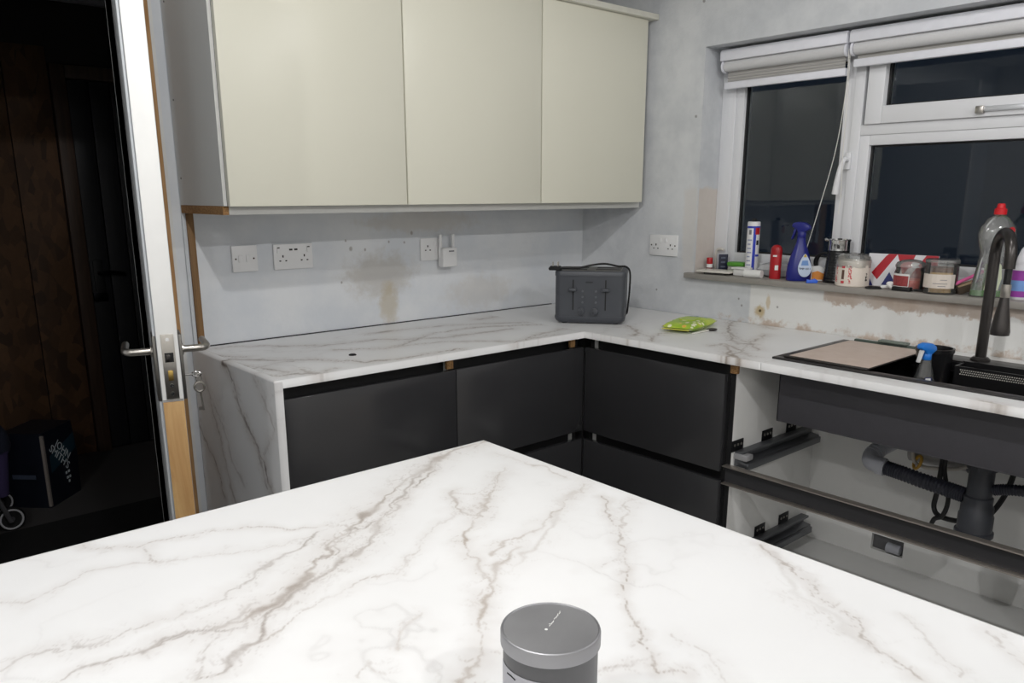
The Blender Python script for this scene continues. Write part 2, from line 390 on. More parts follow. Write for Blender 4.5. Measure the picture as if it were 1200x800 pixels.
# ---- vein courses (metres on each slab; width mm, strength, brownness)
V_ISLAND=[
([(-2.489,-1.421),(-2.467,-1.458),(-2.419,-1.479),(-2.374,-1.489),(-2.333,-1.495),(-2.291,-1.505),(-2.266,-1.539),(-2.225,-1.569),(-2.193,-1.588)],2.2,0.5,0.5),
([(-2.606,-1.539),(-2.591,-1.559),(-2.561,-1.547),(-2.536,-1.54),(-2.495,-1.517),(-2.435,-1.535),(-2.408,-1.556),(-2.371,-1.565),(-2.333,-1.576),(-2.292,-1.598),(-2.231,-1.608)],2.5,0.32,0.5),
([(-2.418,-1.488),(-2.42,-1.513),(-2.421,-1.551)],2.5,0.4,0.5),
([(-1.739,-1.408),(-1.86,-1.439),(-1.92,-1.467),(-2.016,-1.514),(-2.084,-1.557),(-2.149,-1.614),(-2.2,-1.641),(-2.249,-1.681),(-2.285,-1.715),(-2.336,-1.747),(-2.373,-1.756),(-2.397,-1.761),(-2.427,-1.76),(-2.438,-1.763)],9,0.62,0.5),
([(-1.86,-1.439),(-1.958,-1.509),(-2.01,-1.546),(-2.106,-1.619),(-2.136,-1.63),(-2.162,-1.624),(-2.233,-1.677),(-2.259,-1.689)],3.5,0.7,0.3),
([(-1.887,-1.448),(-1.987,-1.512),(-2.09,-1.599),(-2.149,-1.675),(-2.199,-1.688),(-2.262,-1.719),(-2.31,-1.74),(-2.357,-1.769),(-2.389,-1.817),(-2.429,-1.839),(-2.452,-1.851),(-2.481,-1.856)],4,0.6,0.3),
([(-2.106,-1.619),(-2.133,-1.649),(-2.178,-1.688),(-2.226,-1.7),(-2.277,-1.723)],8,0.45,0.4),
([(-2.368,-1.732),(-2.4,-1.758),(-2.425,-1.756),(-2.463,-1.753),(-2.502,-1.759),(-2.535,-1.752),(-2.555,-1.746),(-2.582,-1.758)],3.5,0.5,0.2),
([(-2.213,-1.6),(-2.268,-1.629),(-2.317,-1.655),(-2.367,-1.69),(-2.42,-1.701),(-2.469,-1.698),(-2.513,-1.703),(-2.538,-1.711),(-2.565,-1.697),(-2.599,-1.68),(-2.628,-1.687)],3.2,0.45,0.2),
([(-2.394,-1.779),(-2.421,-1.771),(-2.447,-1.749),(-2.481,-1.749),(-2.507,-1.76)],3,0.6,0.1),
([(-2.423,-1.776),(-2.46,-1.823),(-2.484,-1.853)],4.5,0.4,0.3),
([(-2.531,-1.7),(-2.55,-1.706),(-2.564,-1.694),(-2.537,-1.706)],3,0.45,0.1),
([(-1.807,-1.566),(-1.875,-1.61),(-1.935,-1.638),(-1.956,-1.606)],4,0.3,0.8),
([(-1.97,-1.704),(-1.98,-1.672),(-2.011,-1.679),(-2.084,-1.712),(-2.131,-1.748),(-2.171,-1.766),(-2.189,-1.783),(-2.236,-1.774),(-2.281,-1.787),(-2.313,-1.794),(-2.378,-1.815),(-2.429,-1.839)],2.2,0.35,0.6),
([(-1.95,-1.598),(-1.99,-1.663),(-1.985,-1.69),(-1.976,-1.71),(-1.964,-1.686)],4,0.5,0.7),
([(-1.835,-1.587),(-1.975,-1.699),(-2.036,-1.754),(-2.078,-1.794),(-2.104,-1.841),(-2.116,-1.887),(-2.149,-1.924),(-2.174,-1.942),(-2.202,-1.981),(-2.245,-2.02),(-2.273,-2.037)],4,0.62,0.85),
([(-2.017,-1.829),(-2.082,-1.86),(-2.116,-1.887),(-2.144,-1.914)],5,0.45,0.9),
([(-2.225,-1.885),(-2.263,-1.915),(-2.288,-1.94)],3,0.3,0.9),
([(-2.354,-1.956),(-2.332,-1.945),(-2.317,-1.973)],4,0.25,0.6),
([(-1.749,-1.706),(-1.866,-1.772),(-1.916,-1.785),(-1.968,-1.803),(-2.004,-1.805),(-2.066,-1.822)],4,0.4,0.9),
([(-1.769,-1.484),(-1.765,-1.554),(-1.745,-1.604),(-1.756,-1.671)],4,0.3,0.8),
([(-1.776,-1.777),(-1.817,-1.837),(-1.852,-1.873),(-1.88,-1.91),(-1.922,-1.948),(-1.968,-1.992),(-2.015,-2.026),(-2.041,-2.058),(-2.066,-2.099),(-2.092,-2.133),(-2.11,-2.159),(-2.081,-2.182)],2.2,0.6,0.6),
([(-1.745,-1.816),(-1.799,-1.853),(-1.858,-1.889)],3.5,0.35,0.7),
([(-1.975,-1.94),(-1.935,-1.951)],2.5,0.3,0.5),
([(-1.744,-2.048),(-1.769,-2.081),(-1.788,-2.125),(-1.799,-2.155),(-1.83,-2.201),(-1.855,-2.246),(-1.881,-2.283),(-1.897,-2.314),(-1.908,-2.345)],2.2,0.6,0.5),
([(-1.847,-2.159),(-1.856,-2.193),(-1.879,-2.237),(-1.878,-2.262)],3,0.3,0.5),
([(-1.757,-2.074),(-1.832,-2.156),(-1.859,-2.216),(-1.889,-2.287)],9,0.14,0.4),
([(-1.804,-2.278),(-1.82,-2.313),(-1.85,-2.344),(-1.878,-2.371)],2.2,0.35,0.5),
([(-1.744,-2.355),(-1.779,-2.383),(-1.793,-2.404)],2.4,0.4,0.5),
([(-2.16,-2.12),(-2.134,-2.127),(-2.111,-2.137),(-2.092,-2.133)],3,0.4,0.4),
([(-2.033,-2.128),(-2.032,-2.163),(-2.042,-2.197),(-2.061,-2.221)],3,0.28,0.5),
([(-2.065,-1.875),(-1.984,-1.839),(-1.883,-1.78),(-1.802,-1.727)],7,0.2,0.9),
]
V_RIGHT=[
([(-0.402,-0.642),(-0.462,-0.72),(-0.504,-0.776),(-0.572,-0.804)],5,0.5,0.6),
([(-0.504,-0.776),(-0.527,-0.844),(-0.475,-0.86)],3,0.4,0.5),
([(-0.007,-0.849),(-0.091,-0.881),(-0.22,-0.964),(-0.323,-1.052),(-0.412,-1.137),(-0.387,-1.169)],6,0.75,0.5),
([(-0.277,-0.975),(-0.253,-0.996),(-0.356,-1.133),(-0.458,-1.246)],5,0.5,0.5),
([(-0.478,-1.131),(-0.591,-1.223),(-0.628,-1.279),(-0.679,-1.298)],7,0.7,0.7),
([(-0.51,-1.102),(-0.445,-1.108),(-0.51,-1.201),(-0.565,-1.291)],5,0.5,0.7),
([(-0.598,-0.921),(-0.535,-0.865),(-0.446,-0.827),(-0.416,-0.852)],4,0.5,0.6),
([(-0.692,-0.699),(-0.636,-0.719),(-0.643,-0.826),(-0.599,-0.866)],4,0.3,0.6),
([(-0.053,-1.047),(0.011,-0.915),(0.08,-0.799),(-0.064,-0.849)],6,0.4,0.5),
([(-0.181,-1.107),(-0.345,-1.143),(-0.528,-1.223),(-0.635,-1.238)],5,0.5,0.6),
([(-0.618,-1.959),(-0.631,-2.001),(-0.67,-2.028)],5,0.6,0.5),
]
V_LEFT=[
([(-1.775,-0.054),(-1.719,-0.058),(-1.639,-0.111),(-1.589,-0.167),(-1.495,-0.212)],5,0.45,0.2),
([(-1.826,-0.162),(-1.789,-0.216),(-1.753,-0.26)],5,0.5,0.2),
([(-1.807,-0.244),(-1.755,-0.312),(-1.714,-0.358),(-1.612,-0.437)],6,0.4,0.3),
([(-1.814,-0.343),(-1.794,-0.42),(-1.771,-0.498),(-1.748,-0.573),(-1.7,-0.606)],5,0.5,0.3),
([(-1.816,-0.439),(-1.753,-0.416),(-1.7,-0.402),(-1.672,-0.416)],6,0.35,0.3),
([(-1.841,-0.527),(-1.794,-0.569),(-1.745,-0.567)],4,0.45,0.3),
([(-1.61,-0.434),(-1.512,-0.571),(-1.372,-0.591),(-1.176,-0.597)],5,0.5,0.4),
([(-1.522,-0.234),(-1.296,-0.265),(-1.097,-0.394),(-0.787,-0.402)],7,0.4,0.3),
([(-1.498,-0.334),(-1.357,-0.418),(-1.137,-0.448),(-0.96,-0.603),(-0.756,-0.602)],5,0.4,0.4),
([(-1.255,-0.14),(-0.932,-0.168),(-0.668,-0.317),(-0.397,-0.38)],8,0.35,0.3),
([(-0.981,-0.627),(-0.861,-0.58),(-0.642,-0.529),(-0.56,-0.627)],4,0.5,0.4),
([(-1.29,-0.417),(-1.058,-0.288),(-0.858,-0.287),(-0.621,-0.414)],4,0.5,0.2),
([(-0.74,-0.138),(-0.545,-0.124),(-0.375,-0.207)],8,0.5,0.2),
([(-1.711,-0.524),(-1.705,-0.618),(-1.636,-0.589)],4,0.5,0.3),
]
V_FALL=[
([(-0.261,0.907),(-0.336,0.856),(-0.38,0.77),(-0.446,0.7),(-0.514,0.649),(-0.557,0.576)],6,0.9,0.0),
([(-0.338,0.864),(-0.357,0.808),(-0.431,0.722),(-0.48,0.674),(-0.521,0.583)],5,0.7,0),
([(-0.101,0.813),(-0.152,0.731),(-0.196,0.621),(-0.237,0.501),(-0.272,0.455)],5,0.6,0.0),
([(0.001,0.661),(-0.069,0.59),(-0.15,0.525),(-0.179,0.446)],5,0.75,0.0),
([(-0.504,0.902),(-0.565,0.833),(-0.608,0.771),(-0.54,0.689),(-0.491,0.626)],5,0.45,0.0),
([(-0.149,0.767),(-0.214,0.699),(-0.278,0.587),(-0.353,0.535)],9,0.3,0),
([(0.012,0.47),(0.032,0.342)],3,0.6,0),
]
# ------------------------------------------------------------------ open kitchen door, seen edge-on
ang = math.atan2(-.967, -.256)
d1 = thing('door_1', 'open white kitchen door seen edge-on with steel lever handles and mortice lock', 'door', (-1.97, -.03, 0), rotz=ang); d1['kind'] = 'structure'
W_, T_, ZH = .742, .047, 2.035
part('leaf', MB().box(0, W_, 0, T_, .008, ZH), M('grey_white_door_paint', (188, 192, 196), .45, sc=8), d1, .002)
part('edge_strip', MB().box(W_, W_+.007, .001, T_-.001, .938, ZH), M('white_gloss_edge', (236, 236, 234), .35, sc=14), d1, .001, label='white painted upper edge')
part('edge_strip', MB().box(W_, W_+.007, .001, T_-.001, .008, .932), wood('bare_oak_edge', (176, 134, 84), (206, 170, 116), (20, 20, 3)), d1, .001, label='bare wooden lower edge')
part('stop_bead', MB().box(W_-.03, W_-.006, -.006, 0, .008, ZH), M('grey_white_door_paint', (188, 192, 196)), d1, .002)
lk = part('lock_faceplate', MB().box(W_+.007, W_+.0095, .0095, .0375, .94, 1.092), STEEL, d1, .0008)
part('latch_bolt', MB().prism([(.0, .0), (.016, .0), (.016, .010)], .012, .028, Matrix.Rotation(0, 3, 'Z'), (W_+.004, .0165, 1.018)), M('dark_steel', (70, 68, 66), .35, 1), lk, .0008)
part('latch_slot', MB().box(W_+.0094, W_+.0098, .0145, .0335, 1.027, 1.049), BLACK, lk)
part('dead_bolt', MB().box(W_+.0095, W_+.0115, .018, .029, .984, 1.008), BRASS, lk, .001)
for z in (1.08, .953, .972): part('screw', MB().cyl((W_+.0094, .0235, z), .0042, .0012, 12, 'x'), CHROME, lk)
for sgn, y0 in ((-1, 0.0), (1, T_)):
    ys = lambda d: y0+sgn*d
    h = part('handle_backplate', MB().box(W_-.075, W_-.004, ys(0), ys(.008), .934, 1.088), M('dull_handle_plate', (120, 118, 114), .4, 1), d1, .002)
    pts = [(W_-.052, ys(.006), 1.045), (W_-.052, ys(.04), 1.045), (W_-.056, ys(.057), 1.045), (W_-.075, ys(.066), 1.045), (W_-.11, ys(.066), 1.045), (W_-.17, ys(.064), 1.045)]
    part('lever', MB().tube(smooth_path(pts, 5), .0085, 12), STEEL, h, smooth=True)
    part('rose', MB().cyl((W_-.052, ys(.006) if sgn > 0 else ys(.012), 1.045), .014, .006, 18, 'y'), STEEL, h)
k = thing('key_bunch', 'small steel key in the door lock with a second key hanging from it', 'key', (0, 0, 0))
rm = Matrix.Rotation(ang, 4, 'Z'); rm.translation = Vector((-1.97, -.03, 0))
def dl(x, y, z): return tuple(rm @ Vector((x, y, z)))
part('key_shank', MB().tube([dl(W_-.03, T_+.004, .986), dl(W_-.03, T_+.026, .986)], .0022, 8), CHROME, k, smooth=True)
part('key_bow', MB().tube([dl(W_-.03+.009*math.cos(a)*.4, T_+.034+.010*math.cos(a), .986+.006*math.sin(a)) for a in np.linspace(0, 2*math.pi, 13)[:-1]], .002, 6, True), CHROME, k, smooth=True)
part('key_ring', MB().tube([dl(W_-.03, T_+.038+.006*math.cos(a), .976+.011*math.sin(a)) for a in np.linspace(0, 2*math.pi, 17)[:-1]], .001, 6, True), CHROME, k, smooth=True)
part('spare_key', MB().tube([dl(W_-.03, T_+.038+.011*math.cos(a), .954+.012*math.sin(a)) for a in np.linspace(0, 2*math.pi, 17)[:-1]], .0028, 6, True), STEEL, k, smooth=True)
b = MB().tube([dl(W_-.03, T_+.039, .942), dl(W_-.03, T_+.043, .896)], .0026, 8).obox(dl(W_-.03, T_+.037, .901), (.004, .010, .008), Matrix.Rotation(ang, 3, 'Z'))
part('spare_key_shank', b, STEEL, k)

# ------------------------------------------------------------------ wall cabinets
ZB, ZT, DU = 1.369, 2.084, .383
cab_lab = ['cream wall cabinet with the exposed grey end panel beside the doorway', 'cream wall cabinet between the end cabinet and the corner cabinet', 'cream wall cabinet filling the corner next to the window wall']
edges = [-1.8176, -1.2217, -.6236, -.0367]
for i in range(3):
    x0, x1 = edges[i], edges[i+1]
    t = thing('wall_cabinet', cab_lab[i], 'cabinet', ((x0+x1)/2, -.18, ZB), 'cream wall cabinets in a row')
    bx0 = x0-.006 if i == 0 else x0
    bx1 = -.012 if i == 2 else x1
    b = MB().box(bx0, bx0+.018, -.352, 0, ZB, ZT).box(bx1-.018, bx1, -.352, 0, ZB, ZT).box(bx0+.018, bx1-.018, -.352, 0, ZB, ZB+.018).box(bx0+.018, bx1-.018, -.352, 0, ZT-.018, ZT).box(bx0+.018, bx1-.018, -.02, 0, ZB+.018, ZT-.018).box(bx0+.018, bx1-.018, -.33, -.02, 1.72, 1.738)
    part('carcass', b, CAB_SIDE, t)
    if i == 0:
        part('edge_banding', MB().box(bx0, bx0+.018, -.354, -.352, ZB, ZT), M('white_edging', (232, 232, 228), .4), t)
        part('gap_shade_strip', MB().box(x0+.004, x0+.012, -.363, -.354, ZB+.001, ZT-.002), BLACK, t)  # black strip added as the shadow in the gap beside the end door
        for z in (1.45, 1.68, 1.955): part('screw_hole', MB().cyl((bx0-.0008, -.03, z), .003, .001, 10, 'x'), BLACK, t)
    if i < 2: part('gap_shade_strip', MB().box(x1-.007, x1, -.362, -.3525, ZB+.001, ZT-.002), BLACK, t)  # black strip behind the joint, painting the shade between two doors
    part('door', MB().box(x0+(.001 if i == 0 else .0026), x1-.0026, -DU, -.363, ZB-.001, ZT-.001), CREAM, t, .0012)
t = thing('cabinet_pelmet', 'pale board under the wall cabinets with a raw brown chipboard end', 'pelmet', (-.9, -.15, 1.342))
part('board', MB().box(-1.806, -.012, -.345, 0, 1.344, 1.3685), M('pelmet_white', (216, 216, 212), .5), t, .001)
part('raw_end', MB().box(-1.8235, -1.806, -.345, 0, 1.344, 1.3685), CHIP, t, label='raw chipboard end')
solo('cabinet_cornice', MB().box(-1.83, -.0, -.405, 0, ZT, ZT+.021), M('cornice_cream', (222, 220, 208), .45), 'flat cream cornice board lying along the top of the wall cabinets', 'cornice', (-.9, -.2, ZT), .0015)

# ------------------------------------------------------------------ base units
FT, F1, F2, FB = .848, .525, .492, .150    # drawer front levels
def carc(x0, x1, y0, y1, z0=.13, z1=.885, t=.018, front=None):
    """open box of boards; front = side left open ('-y' or '-x')"""
    b = MB(); b.box(x0, x1, y0, y1, z0, z0+t)
    if front == '-y':
        b.box(x0, x0+t, y0, y1, z0+t, z1).box(x1-t, x1, y0, y1, z0+t, z1).box(x0+t, x1-t, y1-t, y1, z0+t, z1)
    else:
        b.box(x0, x1, y0, y0+t, z0+t, z1).box(x0, x1, y1-t, y1, z0+t, z1).box(x1-t, x1, y0+t, y1-t, z0+t, z1)
    return b
def unit_back(x0, x1, label, fx0, fx1):
    t = thing('drawer_unit', label, 'cabinet', ((x0+x1)/2, -.3, 0), 'graphite handleless drawer units')
    part('carcass', carc(x0, x1, -.585, -.02, front='-y'), CAB_WHITE, t)
    part('plinth', MB().box(x0, x1, -.545, -.527, 0, .128), M('graphite_plinth', (44, 44, 47), .4), t)
    for xe in (x0, x1-.018): part('edge_banding', MB().box(xe, xe+.018, -.5875, -.585, .148, .885), BLACK, t)
    for z0, z1 in ((.828, .883), (.482, .53)): part('handle_channel', MB().box(x0+.018, x1-.018, -.565, -.545, z0-.02, z1), BLACK, t)
    for z0, z1 in ((F1, FT), (FB, F2)):
        part('drawer_front', MB().box(fx0, fx1, -.612, -.59, z0, z1), DARK, t, .0015)
    return t
u1 = unit_back(-1.805, -1.2085, 'wide graphite drawer unit next to the marble end panel', -1.803, -1.2095)
u2 = unit_back(-1.2065, -.625, 'graphite drawer unit meeting the inside corner on the socket wall side', -1.2065, -.6155)
part('chipboard_block', MB().box(-1.236, -1.211, -.601, -.588, .851, .884), CHIP, u1, .001)
part('chipboard_block', MB().box(-.672, -.650, -.601, -.588, .851, .884), CHIP, u2, .001)
t = thing('drawer_unit', 'graphite drawer unit between the inside corner and the open sink unit', 'cabinet', (-.3, -.93, 0), 'graphite handleless drawer units')
part('carcass', carc(-.585, -.02, -1.232, -.622, front='-x'), CAB_WHITE, t)
part('plinth', MB().box(-.545, -.527, -1.232, -.55, 0, .128), M('graphite_plinth', (44, 44, 47)), t)
for z0, z1 in ((.828, .883), (.482, .53)): part('handle_channel', MB().box(-.565, -.545, -1.214, -.64, z0-.02, z1), BLACK, t)
for z0, z1 in ((F1, FT), (FB, F2)): part('drawer_front', MB().box(-.612, -.59, -1.2265, -.6165, z0, z1), DARK, t, .0015)
for ye in (-1.232, -.640): part('edge_banding', MB().box(-.5875, -.585, ye, ye+.018, .148, .885), BLACK, t)
u3 = t
# corner infill post behind the meeting drawer fronts
solo('corner_post', MB().box(-.6145, -.590, -.588, -.56, .13, .84).box(-.6145, -.6125, -.6155, -.588, .13, .84), BLACK, 'black corner post where the two runs of drawer fronts meet', 'post', (-.6, -.58, .13))
# open sink unit
SY0, SY1 = -1.234, -2.335
t = thing('sink_unit', 'open white sink unit with its drawer fronts missing below the black sink', 'cabinet', (-.3, -1.78, 0))
part('side_panel', MB().box(-.585, -.04, -1.250, SY0, .148, .8845), CAB_WHITE, t, .0006)
part('chipboard_block', MB().box(-.601, -.5882, -1.262, -1.236, .853, .8845), CHIP, t, .001)
part('side_panel', MB().box(-.585, -.04, SY1, SY1+.016, .148, .8845), CAB_WHITE, t, .0006)
part('edge_banding', MB().box(-.588, -.585, -1.250, SY0, .148, .85), BLACK, t)
part('base_panel', MB().box(-.585, -.04, SY1, SY0, .130, .148), CAB_WHITE, t, .0006)
b = MB().box(-.058, -.04, SY1+.016, -1.61, .148, .86).box(-.058, -.04, -1.50, -1.25, .148, .86).box(-.058, -.04, -1.61, -1.50, .240, .86).box(-.058, -.04, -1.61, -1.50, .148, .182)
part('back_panel', b, CAB_WHITE, t)
part('plinth', MB().box(-.545, -.527, SY1, SY0, 0, .128), M('graphite_plinth', (44, 44, 47)), t)
rl = part('handle_channel', MB().box(-.592, -.585, SY1+.01, -1.236, .488, .548), CHANNEL, t, label='dark metal rail across the opening')
part('channel_lip', MB().box(-.613, -.585, SY1+.01, -1.236, .545, .549), M('rail_lip_metal', (190, 182, 174), .4, .9), rl, .001)
part('channel_lip', MB().box(-.613, -.585, SY1+.01, -1.236, .486, .490), M('rail_lip_metal', (190, 182, 174)), rl, .001)
def runner(zr, label):
    r = thing('drawer_runner', label, 'runner', (-.34, -1.255, zr-.04), 'grey drawer runners in the sink unit')
    MET = M('grey_runner_steel', (116, 118, 122), .4, .8)
    b = MB().prism([(0, -.030), (.040, -.030), (.040, -.012), (.012, -.008), (.012, .012), (.030, .012), (.030, .020), (0, .020)], 0, .47, Matrix(((0,0,1),(-1,0,0),(0,1,0))), (-.566, -1.2505, zr))
    part('cabinet_rail', b, MET, r, .0008)
    part('slide_rail', MB().box(-.570, -.11, -1.305, -1.292, zr-.034, zr-.012), MET, r, .002)
    part('front_catch', MB().box(-.575, -.535, -1.30, -1.252, zr-.005, zr+.014), M('catch_grey', (150, 150, 152), .4), r, .003)
    for x in (-.555, -.38, -.225):
        p = part('fixing_bracket', MB().box(x-.032, x+.032, -1.253, -1.2505, zr+.018, zr+.056), M('black_bracket', (30, 31, 34), .4, .6), r, .0008)
        for dx in (-.018, .0, .018): part('screw', MB().cyl((x+dx, -1.2545, zr+.040), .0045, .002, 10, 'y'), STEEL, p)
runner(.572, 'grey metal drawer runner level with the sink bowl underside')
runner(.226, 'grey metal drawer runner low in the sink unit below the dark rail')

# ------------------------------------------------------------------ marble-look tops
def vnoise(p, f, seed):
    """value noise, p (n,2)"""
    q = p*f+seed*17.31; i = np.floor(q).astype(np.int64); t = q-i; t = t*t*(3-2*t)
    def h(a, b_): 
        n = (a*374761393+b_*668265263+seed*974711) & 0x7fffffff; n = ((n ^ (n >> 13))*1274126177) & 0x7fffffff
        return ((n ^ (n >> 16)) & 0xffff)/65535.0
    a, c = i[:, 0], i[:, 1]
    return (h(a, c)*(1-t[:,0])+h(a+1, c)*t[:,0])*(1-t[:,1])+(h(a, c+1)*(1-t[:,0])+h(a+1, c+1)*t[:,0])*t[:,1]
def fbm(p, f, seed, o=4):
    r = 0; a = .5
    for k in range(o): r = r+a*vnoise(p, f*2**k, seed+k); a *= .5
    return r/(1-.5**o)
def vein_field(p, veins, seed, warp=1.0, fine=.35, ang=None):
    wx = (fbm(p, 9, seed)-.5)*.030*warp+(fbm(p, 40, seed+9)-.5)*.026*warp
    wy = (fbm(p, 9, seed+20)-.5)*.030*warp+(fbm(p, 40, seed+31)-.5)*.026*warp
    q = p+np.stack([wx, wy], 1)
    grey = np.zeros(len(p)); brown = np.zeros(len(p)); haze = np.zeros(len(p))
    for k, (pl, wmm, s, br) in enumerate(veins):
        pl = np.array(pl); lo = pl.min(0)-.12; hi = pl.max(0)+.12
        idx = np.nonzero(((q >= lo) & (q <= hi)).all(1))[0]
        if not len(idx): continue
        qq = q[idx]; d = np.full(len(qq), 9.)
        for a, b_ in zip(pl[:-1], pl[1:]):
            e = b_-a; L2 = (e**2).sum()+1e-12; t = np.clip(((qq-a)@e)/L2, 0, 1)
            d = np.minimum(d, np.hypot(*(qq-a-t[:, None]*e).T))
        pp = p[idx]; w_ = wmm*.001*(.18+1.0*vnoise(pp, 22, seed+40+k)**1.6); st = s*(.25+1.0*vnoise(pp, 22, seed+60+k))
        core = st*np.exp(-(d/w_)**2)
        # torn strands beside the vein
        ridge = np.abs(fbm(pp, 30, seed+80+k)-.5); strand = np.exp(-(ridge/.012)**2)*np.exp(-(d/(.003+.0035*wmm))**2)*s*.5
        v = np.maximum(core, strand)
        grey[idx] = np.maximum(grey[idx], v*(1-br*.75)); brown[idx] = np.maximum(brown[idx], v*(.35+.65*br))
        haze[idx] = np.maximum(haze[idx], s*np.exp(-(d/(.006+.0038*wmm))**2)*(.3+.9*fbm(pp, 25, seed+90+k)))
    # faint natural hair veins and clouds
    r1 = np.abs(fbm(p, 5, seed+120, 5)-.5); m1 = np.clip((fbm(p, 2.5, seed+140, 2)-.5)*4, 0, 1)
    grey = np.maximum(grey, fine*.45*np.exp(-(r1/.006)**2)*m1)
    haze = np.maximum(haze, fine*.5*np.exp(-(r1/.04)**2)*m1)
    return grey, brown, haze
def slab(name, boxes, parent, veins_by_axis, seed, step, zt, zb, fine=.35):
    """boxes: list of (xs, ys) coordinate arrays; dense top, plain sides, one mesh"""
    V = []; F = []; base = 0
    for xs, ys in boxes:
        nx, ny = len(xs), len(ys)
        gx, gy = np.meshgrid(xs, ys, indexing='ij'); top = np.stack([gx.ravel(), gy.ravel(), np.full(nx*ny, zt)], 1)
        V.append(top); i, j = np.meshgrid(np.arange(nx-1), np.arange(ny-1), indexing='ij'); a = (i*ny+j).ravel()+base
        F.append(np.stack([a, a+ny, a+ny+1, a+1], 1))
        # rim: down the four sides with shared columns, so veins run over the edge
        ring = [k*ny for k in range(nx)]+[(nx-1)*ny+k for k in range(1, ny)]+[k*ny+ny-1 for k in range(nx-2, -1, -1)]+[k for k in range(ny-2, 0, -1)]
        low = top[ring].copy(); low[:, 2] = zb; V.append(low); m = len(ring); r = np.array(ring)+base; lo_ = np.arange(m)+base+nx*ny
        F.append(np.stack([r, lo_, np.roll(lo_, -1), np.roll(r, -1)], 1))
        # bottom
        cz = np.array([[xs[0], ys[0], zb], [xs[-1], ys[0], zb], [xs[-1], ys[-1], zb], [xs[0], ys[-1], zb]]); V.append(cz)
        k0 = base+nx*ny+m; F.append(np.array([[k0, k0+3, k0+2, k0+1]])); base = k0+4
    V = np.concatenate(V); F = np.concatenate(F)
    me = bpy.data.meshes.new(name); org = np.array(ORG.get(parent, Vector((0,0,0))))
    me.vertices.add(len(V)); me.vertices.foreach_set('co', (V-org).ravel().astype(np.float32))
    me.loops.add(len(F)*4); me.loops.foreach_set('vertex_index', F.ravel().astype(np.int32))
    me.polygons.add(len(F)); me.polygons.foreach_set('loop_start', (np.arange(len(F))*4).astype(np.int32)); me.update(calc_edges=True)
    g_, b_, h_ = vein_field(V[:, :2]+np.stack([(zt-V[:, 2])*.4, (zt-V[:, 2])*.7], 1)*0, veins_by_axis, seed, fine=fine)
    at = me.color_attributes.new('vein', 'FLOAT_COLOR', 'POINT')
    at.data.foreach_set('color', np.stack([g_, b_, h_, np.ones(len(V))], 1).ravel().astype(np.float32))
    me.materials.append(MARBLE); me.validate()
    o = bpy.data.objects.new(name, me); COL.objects.link(o)
    if parent: o.parent = parent; ORG[o] = Vector(org)
    return o
def rng(a, b_, st): return np.linspace(a, b_, max(2, int(round(abs(b_-a)/st))+1))
H = .910; TH = .023
t = thing('kitchen_worktop', 'white marble-look worktop turning the corner under the window and ending in a waterfall side', 'worktop', (-.9, -.3, H-TH))
slab('worktop_slab', [(rng(-1.811, -.63, .006), rng(-.63, -.006, .006))], t, [(p_, w_*1.15, min(1, s_*1.7), b_) for p_, w_, s_, b_ in V_LEFT], 3, .006, H, H-TH)
part('back_joint_strip', MB().box(-1.808, -.20, -.0058, -.0008, .900, .9128), BLACK, t, label='dark joint line along the back wall')  # black strip laid in the gap between slab and back wall
HX_, HY_ = (-.540, -.112), (-1.358, -2.262)
slab('worktop_slab', [(rng(-.63, -.002, .006), rng(HY_[0], -.002, .006)), (rng(-.63, HX_[0], .006), rng(HY_[1], HY_[0], .006)),
                      (rng(HX_[1], -.002, .008), rng(HY_[1], HY_[0], .008)), (rng(-.63, -.002, .03), rng(-2.6, HY_[1], .03))], t, [(p_, w_*1.15, min(1, s_*1.6), b_) for p_, w_, s_, b_ in V_RIGHT], 5, .006, H, H-TH)
# waterfall end, built flat then stood up
fl = slab('waterfall_panel', [(rng(-.63, -.006, .006), rng(0, H, .006))], None, V_FALL, 8, .006, .0, -.023, fine=.9)
mt = Matrix(((0, 0, -1, -1.834), (1, 0, 0, 0), (0, 1, 0, 0), (0, 0, 0, 1)))
fl.data.transform(mt); fl.data.transform(Matrix.Translation(-ORG[t])); fl.data.flip_normals() if mt.determinant() < 0 else None
fl.parent = t
# island
IX1, IY1, IX0, IY0 = -1.736, -1.407, -3.60, -2.66
t = thing('kitchen_island', 'kitchen island with graphite panels under its marble-look top', 'island', (-2.6, -2.0, 0))
part('carcass', MB().box(IX0+.03, IX1-.03, IY0+.25, IY1-.03, .12, H-TH), CAB_WHITE, t)
part('plinth', MB().box(IX0+.07, IX1-.07, IY0+.29, IY1-.07, 0, .12), M('graphite_plinth', (44, 44, 47)), t)
part('end_panel', MB().box(IX1-.03, IX1-.012, IY0+.25, IY1-.03, .12, H-TH), DARK, t, .001)
part('end_panel', MB().box(IX0+.012, IX0+.03, IY0+.25, IY1-.03, .12, H-TH), DARK, t, .001)
for i in range(3):
    a = IX0+.012+i*(IX1-IX0-.024)/3; c_ = IX0+.012+(i+1)*(IX1-IX0-.024)/3
    part('front_panel', MB().box(a+.002, c_-.002, IY1-.03, IY1-.012, .14, H-TH-.002), DARK, t, .0015)
o = slab('island_worktop', [(np.concatenate([rng(IX0, -2.76, .03)[:-1], rng(-2.76, IX1, .0027)]), np.concatenate([rng(IY0, -2.48, .02)[:-1], rng(-2.48, IY1, .0027)]))], None, V_ISLAND, 11, .0027, H, H-TH, fine=.3)
tag(o, 'large bright white marble-look island top with brown and grey veins', 'worktop')
